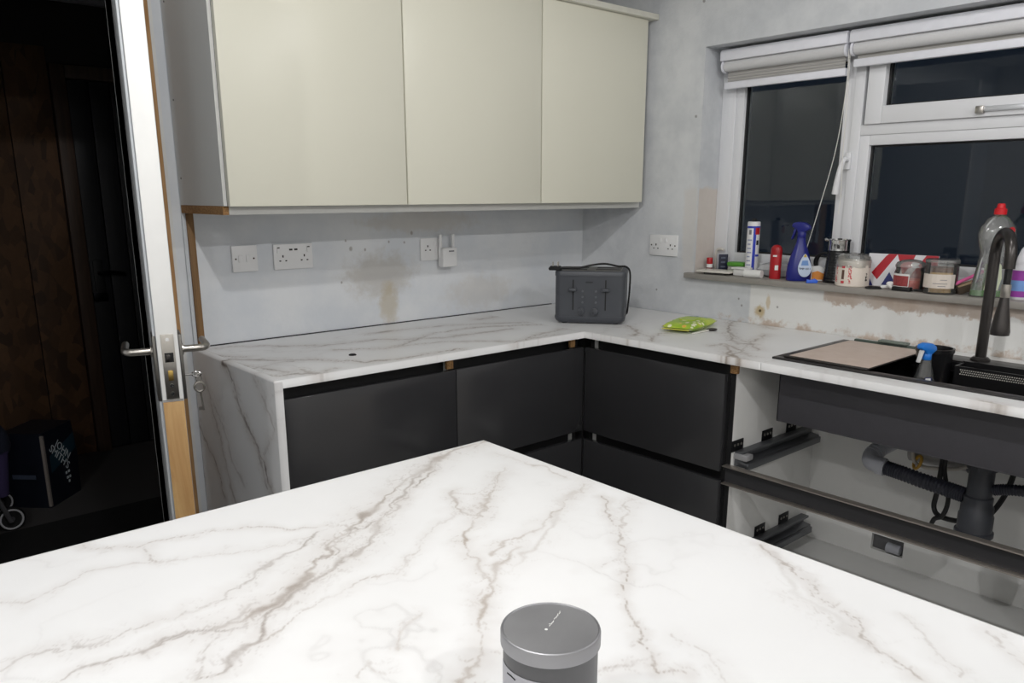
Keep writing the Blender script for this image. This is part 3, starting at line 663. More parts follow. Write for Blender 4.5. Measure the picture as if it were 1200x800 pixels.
# ------------------------------------------------------------------ window with frame, vent, blinds
XW = .128
t = thing('window_1', 'white plastic window with dark night panes above the sill', 'window', (.16, -1.5, 1.087)); t['kind'] = 'structure'
WB, WT = 1.087, WZ1
fx = lambda a, b_, c, d, x0=XW, x1=XW+.07: MB().box(x0, x1, a, b_, c, d)
b = fx(-.640, -.702, WB, WT); part('frame', b, UPVC, t, .003)
part('frame', fx(-.702, WY1+.06, WB, WB+.045), UPVC, t, .003)
part('frame', fx(-.702, WY1+.06, WT-.06, WT), UPVC, t, .003)
part('frame', fx(WY1+.06, WY1, WB, WT), UPVC, t, .003)
part('mullion', fx(-1.186, -1.222, WB+.045, WT-.06), UPVC, t, .003)
part('transom', fx(-1.222, WY1+.06, 1.600, 1.636), UPVC, t, .003)
def bead(y0, y1, z0, z1, w_, x0, x1, name, mat=UPVC):
    b = MB().box(x0, x1, y0, y0-w_, z0, z1).box(x0, x1, y1+w_, y1, z0, z1).box(x0, x1, y0-w_, y1+w_, z0, z0+w_).box(x0, x1, y0-w_, y1+w_, z1-w_, z1)
    return part(name, b, mat, t, .002)
def pane(y0, y1, z0, z1):
    part('pane', MB().box(XW+.030, XW+.036, y0, y1, z0, z1), GLASS, t)
g = NT('night_window_glass')
tr = g.n('ShaderNodeBsdfTransparent'); tr.inputs[0].default_value = (.92, .95, .95, 1)
gl = g.n('ShaderNodeBsdfGlossy'); gl.inputs['Roughness'].default_value = .015
fr = g.n('ShaderNodeFresnel'); fr.inputs[0].default_value = 1.46
mxs = g.n('ShaderNodeMixShader'); g.set(mxs.inputs[0], fr.outputs[0]); g.t.links.new(tr.outputs[0], mxs.inputs[1]); g.t.links.new(gl.outputs[0], mxs.inputs[2]); g.t.links.new(mxs.outputs[0], g.out.inputs[0])
GLASS = g.m
SEAL = M('black_rubber_seal', (26, 26, 28), .6)
bead(-.702, -1.186, WB+.045, WT-.06, .036, XW+.006, XW+.06, 'glazing_bead'); bead(-.738, -1.150, WB+.081, WT-.096, .006, XW+.022, XW+.04, 'seal', SEAL); pane(-.739, -1.149, WB+.082, WT-.097)
bead(-1.222, WY1+.06, WB+.045, 1.600, .034, XW+.004, XW+.06, 'glazing_bead'); bead(-1.256, WY1+.094, WB+.079, 1.566, .006, XW+.022, XW+.04, 'seal', SEAL); pane(-1.257, WY1+.095, WB+.080, 1.565)
s = bead(-1.238, WY1+.076, 1.636, WT-.045, .058, XW-.012, XW+.06, 'vent_sash'); bead(-1.296, WY1+.134, 1.694, WT-.1, .006, XW+.016, XW+.04, 'seal', SEAL); pane(-1.297, WY1+.135, 1.695, WT-.102)
h = part('casement_handle', MB().box(XW-.010, XW, -1.176, -1.200, 1.485, 1.545), UPVC, t, .004)
part('handle_lever', MB().tube(smooth_path([(XW-.01, -1.19, 1.52), (XW-.035, -1.19, 1.52), (XW-.042, -1.186, 1.50), (XW-.044, -1.178, 1.45), (XW-.042, -1.172, 1.40)]), [.009]*9+[.009+.0002*i for i in range(16)], 10), UPVC, h, smooth=True)
h = part('vent_handle', MB().box(XW-.022, XW-.012, -1.60, -1.80, 1.650, 1.666), M('satin_vent_metal', (214, 216, 220), .3, .6), t, .003)
part('handle_knuckle', MB().box(XW-.03, XW-.012, -1.598, -1.622, 1.645, 1.668), STEEL, h, .003)
# sill board
struct('trim_4', MB().box(-.033, XW, -.612, -2.48, 1.065, 1.087), M('grey_sill_paint', (150, 146, 140), .55, sc=14, var=.08), 'grey painted window sill board crowded with bottles and jars', 'window sill', .003)
# roller blinds
def blind(y0, y1, label, drop):
    r = thing('roller_blind', label, 'blind', (.08, (y0+y1)/2, 1.8), 'white day and night roller blinds')
    part('headrail', MB().prism([(0, 0), (.052, 0), (.052, .040), (.008, .040), (0, .032)], 0, abs(y1-y0), Matrix(((1,0,0),(0,0,-1),(0,1,0))), (.052, y0, 1.902)), M('blind_white', (230, 231, 238), .4), r, .001)
    FAB = M('blind_fabric', (206, 206, 207), .8, sc=200)
    part('fabric_roll', MB().tube([(.080, y0-.012, 1.884), (.080, y1+.012, 1.884)], .021, 18), FAB, r, smooth=True)
    b = MB()
    n = 4
    for i in range(n): b.box(.086, .0885, y0-.016, y1+.016, 1.868-.001-(i+1)*(drop/n)+.002, 1.868-i*(drop/n)-.0035)
    part('zebra_fabric', b, M('blind_shade', (160, 158, 156), .8, sc=150), r)
    part('sheer_fabric', MB().box(.0895, .0905, y0-.016, y1+.016, 1.868-drop, 1.87), M('blind_sheer', (196, 194, 190), .8), r)
    part('bottom_bar', MB().box(.078, .096, y0-.008, y1+.008, 1.868-drop-.026, 1.868-drop), M('blind_white', (230, 231, 238)), r, .003)
    for y in (y0-.006, y1+.006): part('end_cap', MB().cyl((.080, y-.004, 1.884), .024, .008, 18, 'y'), M('blind_white', (230, 231, 238)), r)
    return r
bl = blind(-.672, -1.180, 'short white roller blind over the narrow window pane', .042)
blind(-1.190, -2.43, 'long white roller blind over the wide window pane', .018)
BEAD = M('chain_bead', (232, 230, 224), .4)
def chain(pts, parent):
    pth = smooth_path(pts, 10); b = MB(); L = 0; last = pth[0]; b.tube(pth, .0009, 5)
    for p in pth[1:]:
        seg = (p-last).length; k = int((L+seg)/.006)-int(L/.006)
        for i in range(k): b.lathe([(0, -.0022), (.0019, -.001), (.0019, .001), (0, .0022)], last.lerp(p, (i+.5)/max(k, 1)), 5)
        L += seg; last = p
    o = part('bead_chain', b, BEAD, parent, kind='stuff')
chain([(.066, -1.184, 1.885), (.064, -1.188, 1.75), (.072, -1.166, 1.55), (.082, -1.116, 1.34), (.088, -1.084, 1.22), (.090, -1.070, 1.165)], bl)
chain([(.072, -1.186, 1.885), (.076, -1.190, 1.70), (.078, -1.192, 1.52), (.078, -1.198, 1.40), (.076, -1.196, 1.33)], bl)

# ------------------------------------------------------------------ sockets and switches
def socket_back(x0, x1, z0, z1, name, label, kind, grp=None):
    """plate on the wall y=0"""
    cx, cz = (x0+x1)/2, (z0+z1)/2
    s = thing(name, label, 'switch' if kind == 'switch' else 'socket', (cx, 0, cz), grp)
    p = part('plate', MB().box(x0, x1, -.010, 0, z0, z1), PLASTIC_W, s, .0025)
    return s, p, cx, cz
HOLE = M('pin_hole_dark', (40, 36, 34), .7)
def pins(cx, z, p):
    part('pin_hole', MB().box(cx-.0022, cx+.0022, -.0108, -.0095, z+.006, z+.014), HOLE, p)
    for s_ in (-1, 1): part('pin_hole', MB().box(cx+s_*.011-.0032, cx+s_*.011+.0032, -.0108, -.0095, z-.0075, z-.0035), HOLE, p)
s, p, cx, cz = socket_back(-1.676, -1.588, 1.148, 1.235, 'light_switch', 'white two-gang light switch left of the twin socket', 'switch')
for dx in (-.016, .010): part('rocker', MB().box(cx+dx-.007, cx+dx+.007, -.013, -.009, cz-.012, cz+.012), PLASTIC_W, p, .001)
for dx in (-.032, .030): part('screw', MB().cyl((cx+dx, -.0112, cz), .003, .0015, 10, 'y'), M('dark_screw', (80, 70, 62), .5, .6), p)
s, p, cx, cz = socket_back(-1.530, -1.384, 1.147, 1.234, 'usb_socket', 'white twin socket with two usb ports on the stained wall', 'socket')
for sg in (-1, 1):
    pins(cx+sg*.040, cz-.008, p)
    rk = part('rocker', MB().box(cx+sg*.056-.005, cx+sg*.056+.005, -.0135, -.009, cz+.013, cz+.034), PLASTIC_W, p, .001)
    part('neon_mark', MB().box(cx+sg*.056-.0045, cx+sg*.056+.0045, -.0138, -.013, cz+.030, cz+.0335), HOLE, rk)
    part('usb_port', MB().box(cx+sg*.0095-.006, cx+sg*.0095+.006, -.0108, -.0095, cz+.021, cz+.027), HOLE, p)
s, p, cx, cz = socket_back(-.920, -.834, 1.146, 1.233, 'single_socket', 'white single wall socket behind the small plug-in box', 'socket')
pins(cx-.010, cz+.002, p)
part('rocker', MB().box(cx+.018, cx+.03, -.0135, -.009, cz+.012, cz+.032), PLASTIC_W, p, .001)
t = thing('wifi_extender', 'white plug-in range extender with two upright aerials on the single socket', 'extender', (-.80, -.012, 1.12))
bd = part('body', MB().box(-.840, -.770, -.048, -.0105, 1.118, 1.194), PLASTIC_W, t, .005, 3)
part('indicator_mark', MB().box(-.812, -.786, -.0486, -.047, 1.178, 1.183), M('grey_print', (120, 120, 124), .5), bd)
for x in (-.836, -.774): part('aerial', MB().box(x-.006, x+.006, -.030, -.018, 1.15, 1.246), PLASTIC_W, t, .003)
# right wall twin socket
y0, y1, z0, z1 = -.410, -.556, 1.147, 1.234; cy, cz = (y0+y1)/2, (z0+z1)/2
s = thing('twin_socket', 'white twin wall socket between the toaster and the window', 'socket', (0, cy, cz))
p = part('plate', MB().box(-.010, 0, y0, y1, z0, z1), PLASTIC_W, s, .0025)
for sg in (-1, 1):
    c0 = cy+sg*.038; z = cz-.008
    part('pin_hole', MB().box(-.0108, -.0095, c0-.0022, c0+.0022, z+.006, z+.014), HOLE, p)
    for q in (-1, 1): part('pin_hole', MB().box(-.0108, -.0095, c0+q*.011-.0032, c0+q*.011+.0032, z-.0075, z-.0035), HOLE, p)
    part('rocker', MB().box(-.0135, -.009, cy+sg*.014-.005, cy+sg*.014+.005, cz+.012, cz+.032), PLASTIC_W, p, .001)
    part('screw', MB().cyl((-.0112, cy+sg*.062, cz), .003, .0015, 10, 'x'), M('dark_screw', (80, 70, 62)), p)
# black grommet in the worktop
solo('worktop_cap', MB().lathe([(0, 0), (.012, 0), (.012, .002), (.009, .004), (0, .0045)], (-1.492, -.45, H), 20), BLACK, 'tiny black round cap lying on the worktop below the twin socket', 'cap', (-1.492, -.45, H), smooth=True)

# ------------------------------------------------------------------ sink, tap and what stands there
SINKBLK = M('black_sink_coating', (28, 28, 30), .32, sc=60, var=.15, spec=.5)
t = thing('kitchen_sink', 'black rectangular inset sink with ledge and overhanging rim', 'sink', (-.33, -1.8, .72))
X0, X1, Y0, Y1 = -.550, -.100, -1.347, -2.275
bx0, bx1, by0, by1 = -.522, -.190, -1.372, -2.245
b = MB()
for (a, c_, d_, e) in ((X0, bx0, Y1, Y0), (bx1, X1, Y1, Y0), (bx0, bx1, by0, Y0), (bx0, bx1, Y1, by1)): b.box(a, c_, d_, e, .910, .9165)
part('rim', b, M('sink_rim', (44, 42, 42), .35, sc=50, var=.1), t, .0012)
b = MB().box(bx0, bx0+.004, by1, by0, .724, .912).box(bx1-.004, bx1, by1, by0, .724, .912).box(bx0, bx1, by0-.004, by0, .724, .912).box(bx0, bx1, by1, by1+.004, .724, .912).box(bx0, bx1, by1, by0, .722, .728)
part('bowl', b, SINKBLK, t)
OUTS = M('sink_underside', (68, 67, 72), .55, sc=35, var=.12)
b = MB().box(bx0-.008, bx0-.001, by1-.0, by0+.006, .716, .886).box(bx0-.008, bx1+.06, by0, by0+.006, .716, .886).box(bx0-.008, bx1+.06, by1, by0+.006, .712, .7205).box(bx1+.001, bx1+.008, by1, by0, .72, .886)
part('bowl_shell', b, OUTS, t, .002)
part('ledge', MB().box(bx0+.004, bx0+.016, by1+.004, by0-.004, .880, .886).box(bx1-.016, bx1-.004, by1+.004, by0-.004, .880, .886), SINKBLK, t)
part('drain', MB().lathe([(0, 0), (.045, 0), (.045, .003), (.03, .002), (0, .002)], (-.30, -1.89, .728), 24), M('dark_steel', (70, 68, 66), .35, 1), t, smooth=True)
t = thing('chopping_board', 'brown worn chopping board laid over the near end of the black sink', 'board', (-.33, -1.5, .917))
part('board', MB().box(-.532, -.128, -1.374, -1.632, .9168, .922), M('dark_board_edge', (50, 46, 44), .5), t, .002)
g = NT('worn_brown_board'); n = g.noise(18, 6, .65); n2 = g.noise(90, 4)
part('board_face', MB().box(-.520, -.140, -1.388, -1.632, .9218, .9232), g.fin(g.mix(n, rgb(192, 170, 157), rgb(214, 199, 188)), g.math('ADD', .35, g.math('MULTIPLY', n2, .25))), t, label='brown worn top face')
t = thing('squeegee', 'narrow grey-green squeegee lying along the back of the chopping board', 'squeegee', (-.12, -1.50, .923))
part('blade', MB().box(-.118, -.104, -1.392, -1.600, .917, .927), M('grey_green_rubber', (84, 96, 88), .4), t, .003)
part('grip', MB().box(-.128, -.100, -1.475, -1.57, .927, .936), M('grey_green_plastic', (112, 122, 114), .35), t, .004)
# utensil cup
t = thing('utensil_cup', 'round black plastic cup standing in the sink behind the spray bottle', 'cup', (-.243, -1.70, .7285))
prof = [(0, 0), (.042, 0), (.050, .215), (.053, .217), (.053, .228), (.047, .229), (.044, .21), (.038, .006), (0, .006)]
part('cup', MB().lathe(prof, (-.246, -1.700, .7285), 28), M('black_gloss_plastic', (20, 20, 22), .25), t, smooth=True)
# perforated hanging tray along the back of the bowl
t = thing('drainer_tray', 'black perforated drainer tray hooked along the back of the sink', 'tray', (-.22, -1.93, .85))
b = MB().box(-.262, -.257, -1.765, -2.15, .852, .915).box(-.257, -.196, -1.765, -1.770, .852, .915).box(-.257, -.196, -2.145, -2.15, .852, .915).box(-.262, -.196, -1.765, -2.15, .848, .852).box(-.200, -.1855, -1.765, -2.15, .9166, .920).box(-.200, -.196, -1.765, -2.15, .852, .9166)
part('tray', b, M('black_tray_metal', (24, 24, 26), .35, .3), t)
part('front_bar', MB().box(-.285, -.262, -1.757, -2.15, .846, .852), M('glinting_bar', (128, 112, 92), .25, .8, var=.4, sc=90), t, .001)
b = MB()
for i in range(62):
    for r in range(3):
        y = -1.782-i*.0058-(.0029 if r % 2 else 0); b.cyl((-.2628, y, .893+r*.0062), .0019, .001, 6, 'x')
part('perforations', b, M('light_through_holes', (188, 186, 180), .5), t, kind='stuff')
# tap
g = NT('black_tap_metal'); TAPM = g.fin(g.mix(g.noise(30, 2), rgb(72, 69, 68), rgb(78, 75, 74)), .3, .85)
t = thing('kitchen_tap', 'tall black arched kitchen tap with a pull-down spray head', 'tap', (-.14, -1.79, .9165))
part('base_collar', MB().lathe([(0, 0), (.027, 0), (.027, .006), (.020, .012), (0, .012)], (-.14, -1.79, .9165), 24), TAPM, t, smooth=True)
R_ = .062; dr = Vector((-.13, -.092, 0)).normalized(); c0 = Vector((-.14, -1.79, 0))
pts = [c0+Vector((0, 0, z)) for z in (.92, 1.02, 1.12, 1.20, 1.232)]
for a in np.linspace(0, math.pi, 13)[1:]: pts.append(c0+dr*(R_-R_*math.cos(a))+Vector((0, 0, 1.232+R_*math.sin(a))))
e = c0+dr*2*R_; pts += [e+Vector((0, 0, 1.218)), e+Vector((0, 0, 1.20))]
part('spout', MB().tube(pts, .0150, 18), TAPM, t, smooth=True)
hd = part('spray_neck', MB().lathe([(.0095, 1.204), (.0095, 1.155)], (e.x, e.y, 0), 18), M('black_gloss_plastic', (20, 20, 22)), t, smooth=True)
part('spray_collar', MB().lathe([(.0118, 1.157), (.0125, 1.150), (.0125, 1.124), (.0112, 1.120)], (e.x, e.y, 0), 18), STEEL, hd, smooth=True)
part('spray_head', MB().lathe([(.0115, 1.121), (.015, 1.095), (.022, 1.05), (.0255, 1.026), (.0245, 1.016), (.016, 1.014), (.0001, 1.014)][::-1], (e.x, e.y, 0), 24), TAPM, hd, smooth=True)
# ------------------------------------------------------------------ plumbing under the sink
PIPE = M('dark_grey_waste_plastic', (62, 64, 70), .4, sc=40)
GREYP = M('pale_grey_pipe', (176, 178, 186), .4)
px, py = -.30, -1.888
t = thing('sink_trap', 'dark grey waste trap hanging under the black sink', 'pipe', (px, py, .38))
part('flange', MB().lathe([(0, .7115), (.058, .7115), (.058, .690), (.040, .660), (.036, .655), (0, .655)], (px, py, 0), 24), PIPE, t, smooth=True)
part('locking_nut', MB().lathe([(.036, .662), (.041, .662), (.041, .640), (.036, .640)], (px, py, 0), 14), PIPE, t)
part('trap_body', MB().lathe([(.033, .645), (.033, .560), (.038, .556), (.038, .535), (.043, .527), (.043, .505), (.046, .500), (.046, .455), (.051, .452), (.051, .440), (.045, .436), (.043, .400), (.030, .385), (0, .384)], (px, py, 0), 24), PIPE, t, smooth=True)
def ribbed(pts, r, n=12):
    pth = smooth_path(pts, 26); rs = [r*(1.06 if (i//2) % 2 else .94) for i in range(len(pth))]
    return MB().tube(pth, rs, n)
solo('waste_hose', ribbed([(px+.01, -1.850, .545), (px+.015, -1.80, .548), (px+.02, -1.73, .552), (px+.02, -1.66, .560), (px+.02, -1.612, .564)], .0225), M('black_corrugated', (44, 46, 56), .45), 'black corrugated waste hose running from trap to the pale grey elbow', 'hose', (px, -1.73, .53), smooth=True)
t = thing('pipe_elbow', 'pale grey plastic elbow joint at the end of the black corrugated hose', 'pipe', (px, -1.58, .55))
b = MB().tube(smooth_path([(px+.02, -1.611, .5645), (px+.02, -1.585, .567), (px+.025, -1.562, .572), (px+.05, -1.552, .585), (px+.085, -1.56, .60), (px+.125, -1.580, .618)], 5), .026, 16); part('elbow', b, GREYP, t, smooth=True)
part('collar', MB().tube([(px+.02, -1.608, .5648), (px+.02, -1.588, .5665)], .0285, 18), GREYP, t, smooth=True)
for k in range(3): part('ridge', MB().tube([(px+.052+k*.012, -1.5525-k*.003, .586+k*.006), (px+.058+k*.012, -1.5535-k*.003, .589+k*.006)], .0278, 16), GREYP, t, smooth=True)
solo('waste_hose', ribbed([(px, -1.922, .585), (px, -1.96, .597), (px, -2.02, .606), (px-.01, -2.12, .612), (px-.01, -2.24, .618), (px-.01, -2.315, .622)], .0155), M('black_corrugated', (44, 46, 56)), 'black corrugated hose leaving the trap towards the unit side panel', 'hose', (px, -2.1, .6), smooth=True)
solo('grey_waste_pipe', MB().tube([(-.130, -1.625, .592), (-.130, -1.80, .600)], .033, 18), M('mid_grey_pipe', (150, 148, 146), .5), 'mid grey waste pipe behind the tangle of cables under the sink', 'pipe', (-.130, -1.7, .56), smooth=True)
part('end_cap', MB().tube([(-.130, -1.80, .600), (-.130, -1.845, .602)], .037, 18), PIPE, bpy.data.objects['grey_waste_pipe'], smooth=True)
CB = M('black_cable', (20, 20, 22), .5)
def cable(pts, r, mat, label, name='cable', grp='cables under the sink'):
    p = smooth_path(pts, 8); z = min(q.z for q in p)
    return solo(name, MB().tube(p, r, 8), mat, label, 'cable', (p[0].x, p[0].y, z), smooth=True, group=grp)
cable([(-.2, -1.745, .710), (-.19, -1.742, .60), (-.19, -1.738, .50), (-.19, -1.735, .445), (-.20, -1.76, .425), (-.2, -1.82, .428), (-.20, -1.88, .455), (-.20, -1.92, .53), (-.20, -1.94, .62), (-.2, -1.945, .710)], .008, CB, 'thick black cable looping below the corrugated hose')
cable([(-.235, -1.775, .70), (-.235, -1.765, .60), (-.228, -1.785, .50), (-.226, -1.775, .44), (-.226, -1.752, .42), (-.23, -1.742, .375)], .007, CB, 'black cable hanging straight down to a cut end')
cable([(-.173, -1.64, .708), (-.174, -1.645, .66), (-.174, -1.65, .58), (-.174, -1.68, .562), (-.174, -1.72, .566), (-.174, -1.79, .585), (-.174, -1.84, .63), (-.172, -1.86, .708)], .006, M('pale_cable', (190, 184, 176), .5), 'pale flexible hose sagging behind the black corrugated hose')
cable([(-.24, -1.56, .712), (-.235, -1.562, .67), (-.23, -1.566, .635)], .008, CB, 'short black cable end beside the pale grey elbow')
cable([(-.22, -1.76, .69), (-.22, -1.82, .655), (-.22, -1.89, .64), (-.22, -1.95, .66)], .005, CB, 'thin black cable crossing behind the trap flange')
solo('pipe_tie', MB().tube([(-.176+.010*math.cos(a), -1.665+.014*math.cos(a+.5), .572+.022*math.sin(a)) for a in np.linspace(0, 2*math.pi, 15)[:-1]], .005, 6, True), M('yellow_tape', (196, 150, 50), .5), 'mustard yellow tie wrapped around the pale hose', 'tie', (-.176, -1.665, .55), smooth=True)
t = thing('wall_pipe_stub', 'grey pipe stub in the square cut-out at the back of the sink unit', 'pipe', (-.02, -1.55, .185))
part('box', MB().box(-.038, -.005, -1.61, -1.50, .150, .245), M('grey_block', (96, 96, 98), .8, var=.15), t)
part('stub', MB().tube([(-.055, -1.600, .205), (-.055, -1.555, .205)], .017, 14), GREYP, t, smooth=True)

# ------------------------------------------------------------------ toaster
TG = M('toaster_slate', (68, 71, 77), .42, sc=60, var=.04)
t = thing('toaster', 'slate grey four-slot toaster with its black cord across the top', 'toaster', (-.497, -.524, H), rotz=math.atan2(-.784, .62))
wd, dp, ht = .274, .215, .205
def rrect(x0, x1, y0, y1, r, n=5):
    o = []
    for cx, cy, a0 in ((x1-r, y1-r, 0), (x0+r, y1-r, 90), (x0+r, y0+r, 180), (x1-r, y0+r, 270)):
        for k in range(n+1):
            a = math.radians(a0+90*k/n); o.append((cx+r*math.cos(a), cy+r*math.sin(a)))
    return o
def loft(secs):
    b = MB(); k = len(secs[0][0]); vs = [(x, y, z) for poly, z in secs for x, y in poly]
    fs = [tuple(range(k))[::-1], tuple((len(secs)-1)*k+i for i in range(k))]
    for j in range(len(secs)-1): fs += [(j*k+i, j*k+(i+1) % k, (j+1)*k+(i+1) % k, (j+1)*k+i) for i in range(k)]
    return b.add(vs, fs)
hw = wd/2
part('base', loft([(rrect(-hw+.014, hw-.014, .012, dp-.012, .02), .004), (rrect(-hw+.003, hw-.003, .002, dp-.002, .022), .014), (rrect(-hw, hw, 0, dp, .024), .024), (rrect(-hw, hw, 0, dp, .024), .030)]), TG, t, smooth=True)
for x in (-.1, .1):
    for y in (.03, dp-.03): part('foot', MB().cyl((x, y, 0), .01, .006, 12), BLACK, t)
bd = part('body', loft([(rrect(-hw+.002, hw-.002, .002, dp-.002, .022), .030), (rrect(-hw+.002, hw-.002, .002, dp-.002, .022), .185)]), TG, t, smooth=True)
part('top_rim', loft([(rrect(-hw, hw, 0, dp, .024), .185), (rrect(-hw, hw, 0, dp, .024), .199), (rrect(-hw+.003, hw-.003, .003, dp-.003, .022), .204), (rrect(-hw+.010, hw-.010, .010, dp-.010, .018), ht)]), TG, t, smooth=True)
part('top_plate', MB().box(-hw+.02, hw-.02, .022, dp-.022, ht-.001, ht+.001), M('brushed_top', (120, 118, 112), .35, .7), t)
for sx in (-1, 1):
    for y in (.05, .125): part('bread_slot', MB().box(sx*.065-.048, sx*.065+.048, y, y+.032, ht, ht+.0016), BLACK, t)
for x in (-.064, .061):
    sl = part('lever_slot', MB().box(x-.0022, x+.0022, .0005, .003, .055, .172), BLACK, bd)
    part('lever_knob', MB().box(x-.015, x+.015, -.016, .002, .128, .140), TG, sl, .004, 3)
for x in (-.031, .020):
    dl_ = part('dial', MB().cyl((x, -.0100, .050), .0135, .0120, 20, 'y'), TG, bd, .001)
    part('dial_grip', MB().box(x-.0028, x+.0028, -.016, -.009, .038, .062), TG, dl_, .0012)
    for z in (.085, .106, .128):
        part('button', MB().cyl((x+.004, -.001, z), .0042, .003, 12, 'y'), M('button_grey', (92, 95, 100), .4), bd)
part('badge', MB().box(-.016, .012, .0008, .002, .160, .166), M('badge_grey', (44, 46, 50), .4), bd)
cp = [(-.125, .02, ht+.010), (-.095, .03, ht+.008), (-.05, .045, ht+.008), (.0, .06, ht+.018), (.05, .085, ht+.022), (.10, .10, ht+.012), (.13, .115, ht+.009), (.146, .12, ht-.012), (.147, .125, .13), (.143, .13, .07), (.139, .15, .03), (.13, dp+.004, .012)]
part('cord', MB().tube(smooth_path(cp, 8), .0038, 8), CB, t, smooth=True)
pl = part('plug', loft([(rrect(-.160, -.112, .0, .044, .010), ht+.001), (rrect(-.162, -.110, -.002, .046, .012), ht+.008), (rrect(-.156, -.116, .004, .040, .010), ht+.016)]), CB, t, smooth=True)
for (x, y) in ((-.146, .022), (-.126, .012), (-.126, .032)): part('pin', MB().box(x-.002, x+.002, y-.003, y+.003, ht+.015, ht+.032), STEEL, pl)

# ------------------------------------------------------------------ packet of wipes and spoon
def pillow(L, W_, hgt, nx=22, ny=14, fin=.018):
    b = MB(); vs = []; fs = []
    for s_ in (1, -1):
        for i in range(nx+1):
            for j in range(ny+1):
                u, v = i/nx*2-1, j/ny*2-1
                k = max(0, (1-abs(u)**3.2))**.6*max(0, (1-abs(v)**4))**.5
                z = hgt/2+s_*hgt/2*k*(1+.08*mnoise.noise((u*2.5, v*2.5, s_*3)))+.003*mnoise.noise((u*6, v*6, 2))*k
                vs.append((u*L/2*(1-.03*abs(v)), v*W_/2*(1-.10*abs(u)**2), max(z, .0008)))
    o = (nx+1)*(ny+1)
    for i in range(nx):
        for j in range(ny):
            a = i*(ny+1)+j; fs.append((a, a+ny+1, a+ny+2, a+1)); fs.append((a+o, a+1+o, a+ny+2+o, a+ny+1+o))
    return b.add(vs, fs)
g = NT('green_wipes_film'); x, y, z = g.xyz()
v = g.n('ShaderNodeTexVoronoi'); g.set(v.inputs['Vector'], g.pos()); v.inputs['Scale'].default_value = 46
n = g.noise(14, 3); sp = g.n('ShaderNodeSeparateColor'); g.set(sp.inputs[0], v.outputs['Color'])
c = g.mix(g.step(n, .35, .65), rgb(150, 188, 40), rgb(196, 216, 70))
dots = g.mul(g.step(v.outputs['Distance'], .42, .34), g.step(x, .01, -.02))
c = g.mix(g.mul(dots, g.step(sp.outputs[0], .35, .4)), c, rgb(240, 240, 206)); c = g.mix(g.mul(dots, g.step(sp.outputs[1], .72, .76)), c, rgb(236, 186, 70))
c = g.mix(g.mul(g.step(x, .058, .064), g.step(x, .098, .092), g.step(y, -.05, -.03)), c, rgb(70, 132, 150))
c = g.mix(g.mul(g.step(x, .100, .104), g.step(x, .112, .108)), c, rgb(226, 232, 190))
g.bump(g.noise(30, 4), .5, .004); WIPE = g.fin(c, .3, spec=.6)
t = thing('wipes_packet', 'bright green soft packet of wipes lying on the worktop under the window', 'packet', (-.275, -.835, H), rotz=math.radians(14))
part('pouch', pillow(.255, .135, .036), WIPE, t, smooth=True)
part('flap', MB().prism(rrect(-.045, .045, -.028, .028, .012), .0345, .0375), M('flap_green', (176, 202, 56), .3), t)
for s_ in (-1, 1): part('crimped_end', MB().box(s_*.127, s_*.137, -.052, .052, .012, .0145), M('crimp_green', (206, 204, 90), .35), t)
t = thing('spoon', 'white-handled spoon with a dark bowl lying beside the green packet', 'spoon', (-.285, -.925, H))
part('handle', MB().tube([(-.385, -.930, H+.004), (-.285, -.926, H+.004)], .003, 8), M('white_spoon', (226, 224, 216), .4), t, smooth=True)
part('bowl', MB().lathe([(0, 0), (.014, .001), (.018, .006), (.0165, .0065), (.012, .003), (0, .002)], (-.262, -.925, H+.0005), 18, sx=1.35), M('dark_spoon_bowl', (70, 66, 64), .3, .5), t, smooth=True)

# ------------------------------------------------------------------ candle on the island
cx, cy = -2.259, -2.152
t = thing('candle_jar', 'dark grey candle jar with a silver lid on the island top', 'candle', (cx, cy, H))
part('jar', MB().lathe([(0, 0), (.038, 0), (.0425, .004), (.0432, .030), (.0432, .100), (0, .100)], (cx, cy, H), 48), M('grey_candle_glass', (84, 84, 86), .42, sc=20, var=.03), t, smooth=True)
g = NT('brushed_lid'); n = g.noise(9, 5); LID = g.fin(g.mix(n, rgb(142, 142, 146), rgb(180, 180, 182)), g.math('ADD', .42, g.math('MULTIPLY', n, .16)), 1.0)
ld = part('lid', MB().lathe([(.0440, .0965), (.0455, .0975), (.0455, .1085), (.0448, .1103), (.0438, .1108), (.0428, .1098), (0, .1095)], (cx, cy, H), 64), LID, t, smooth=True)
MARKW = M('pale_print', (226, 226, 224), .5)
b = MB(); dv = Vector((.914, .405, 0)); pv = Vector((-.405, .914, 0)); c0 = Vector((cx-.005, cy+.0005, H+.1097))
rr = random.Random(4)
for i in range(11):
    if i == 4: continue
    q = c0+dv*(.008+i*.0026)
    b.obox(q+pv*rr.uniform(-.0006, .0006), (.0006, .0030, .0003), Matrix.Rotation(math.atan2(.405, .914)+rr.choice((1.57, 1.2, 1.9, .3)), 3, 'Z'))
b.lathe([(0, 0), (.0014, 0), (.0014, .0003), (0, .0003)], c0, 8)
part('lid_print', b, MARKW, ld)
def cyl(a, z, r=.0435): return Vector((cx+r*math.cos(math.radians(a)), cy+r*math.sin(math.radians(a)), H+z))
b = MB(); n = 18; vs = []; fs = []
for i in range(n+1):
    a = 146+(224-146)*i/n
    for z in (.020, .082): vs.append(cyl(a, z, .0434)); vs.append(cyl(a, z, .0437))
for i in range(n):
    o = i*4; fs += [(o+1, o+5, o+7, o+3), (o, o+2, o+6, o+4), (o+2, o+3, o+7, o+6), (o, o+4, o+5, o+1)]
fs += [(0, 1, 3, 2), (n*4, n*4+2, n*4+3, n*4+1)]
st = part('sticker', b.add(vs, fs), M('pale_sticker', (178, 178, 184), .5), t, smooth=True)
def stroke(pts): return MB().tube([cyl(a, z+.007, .0438) for a, z in pts], .0007, 5)
b = MB()
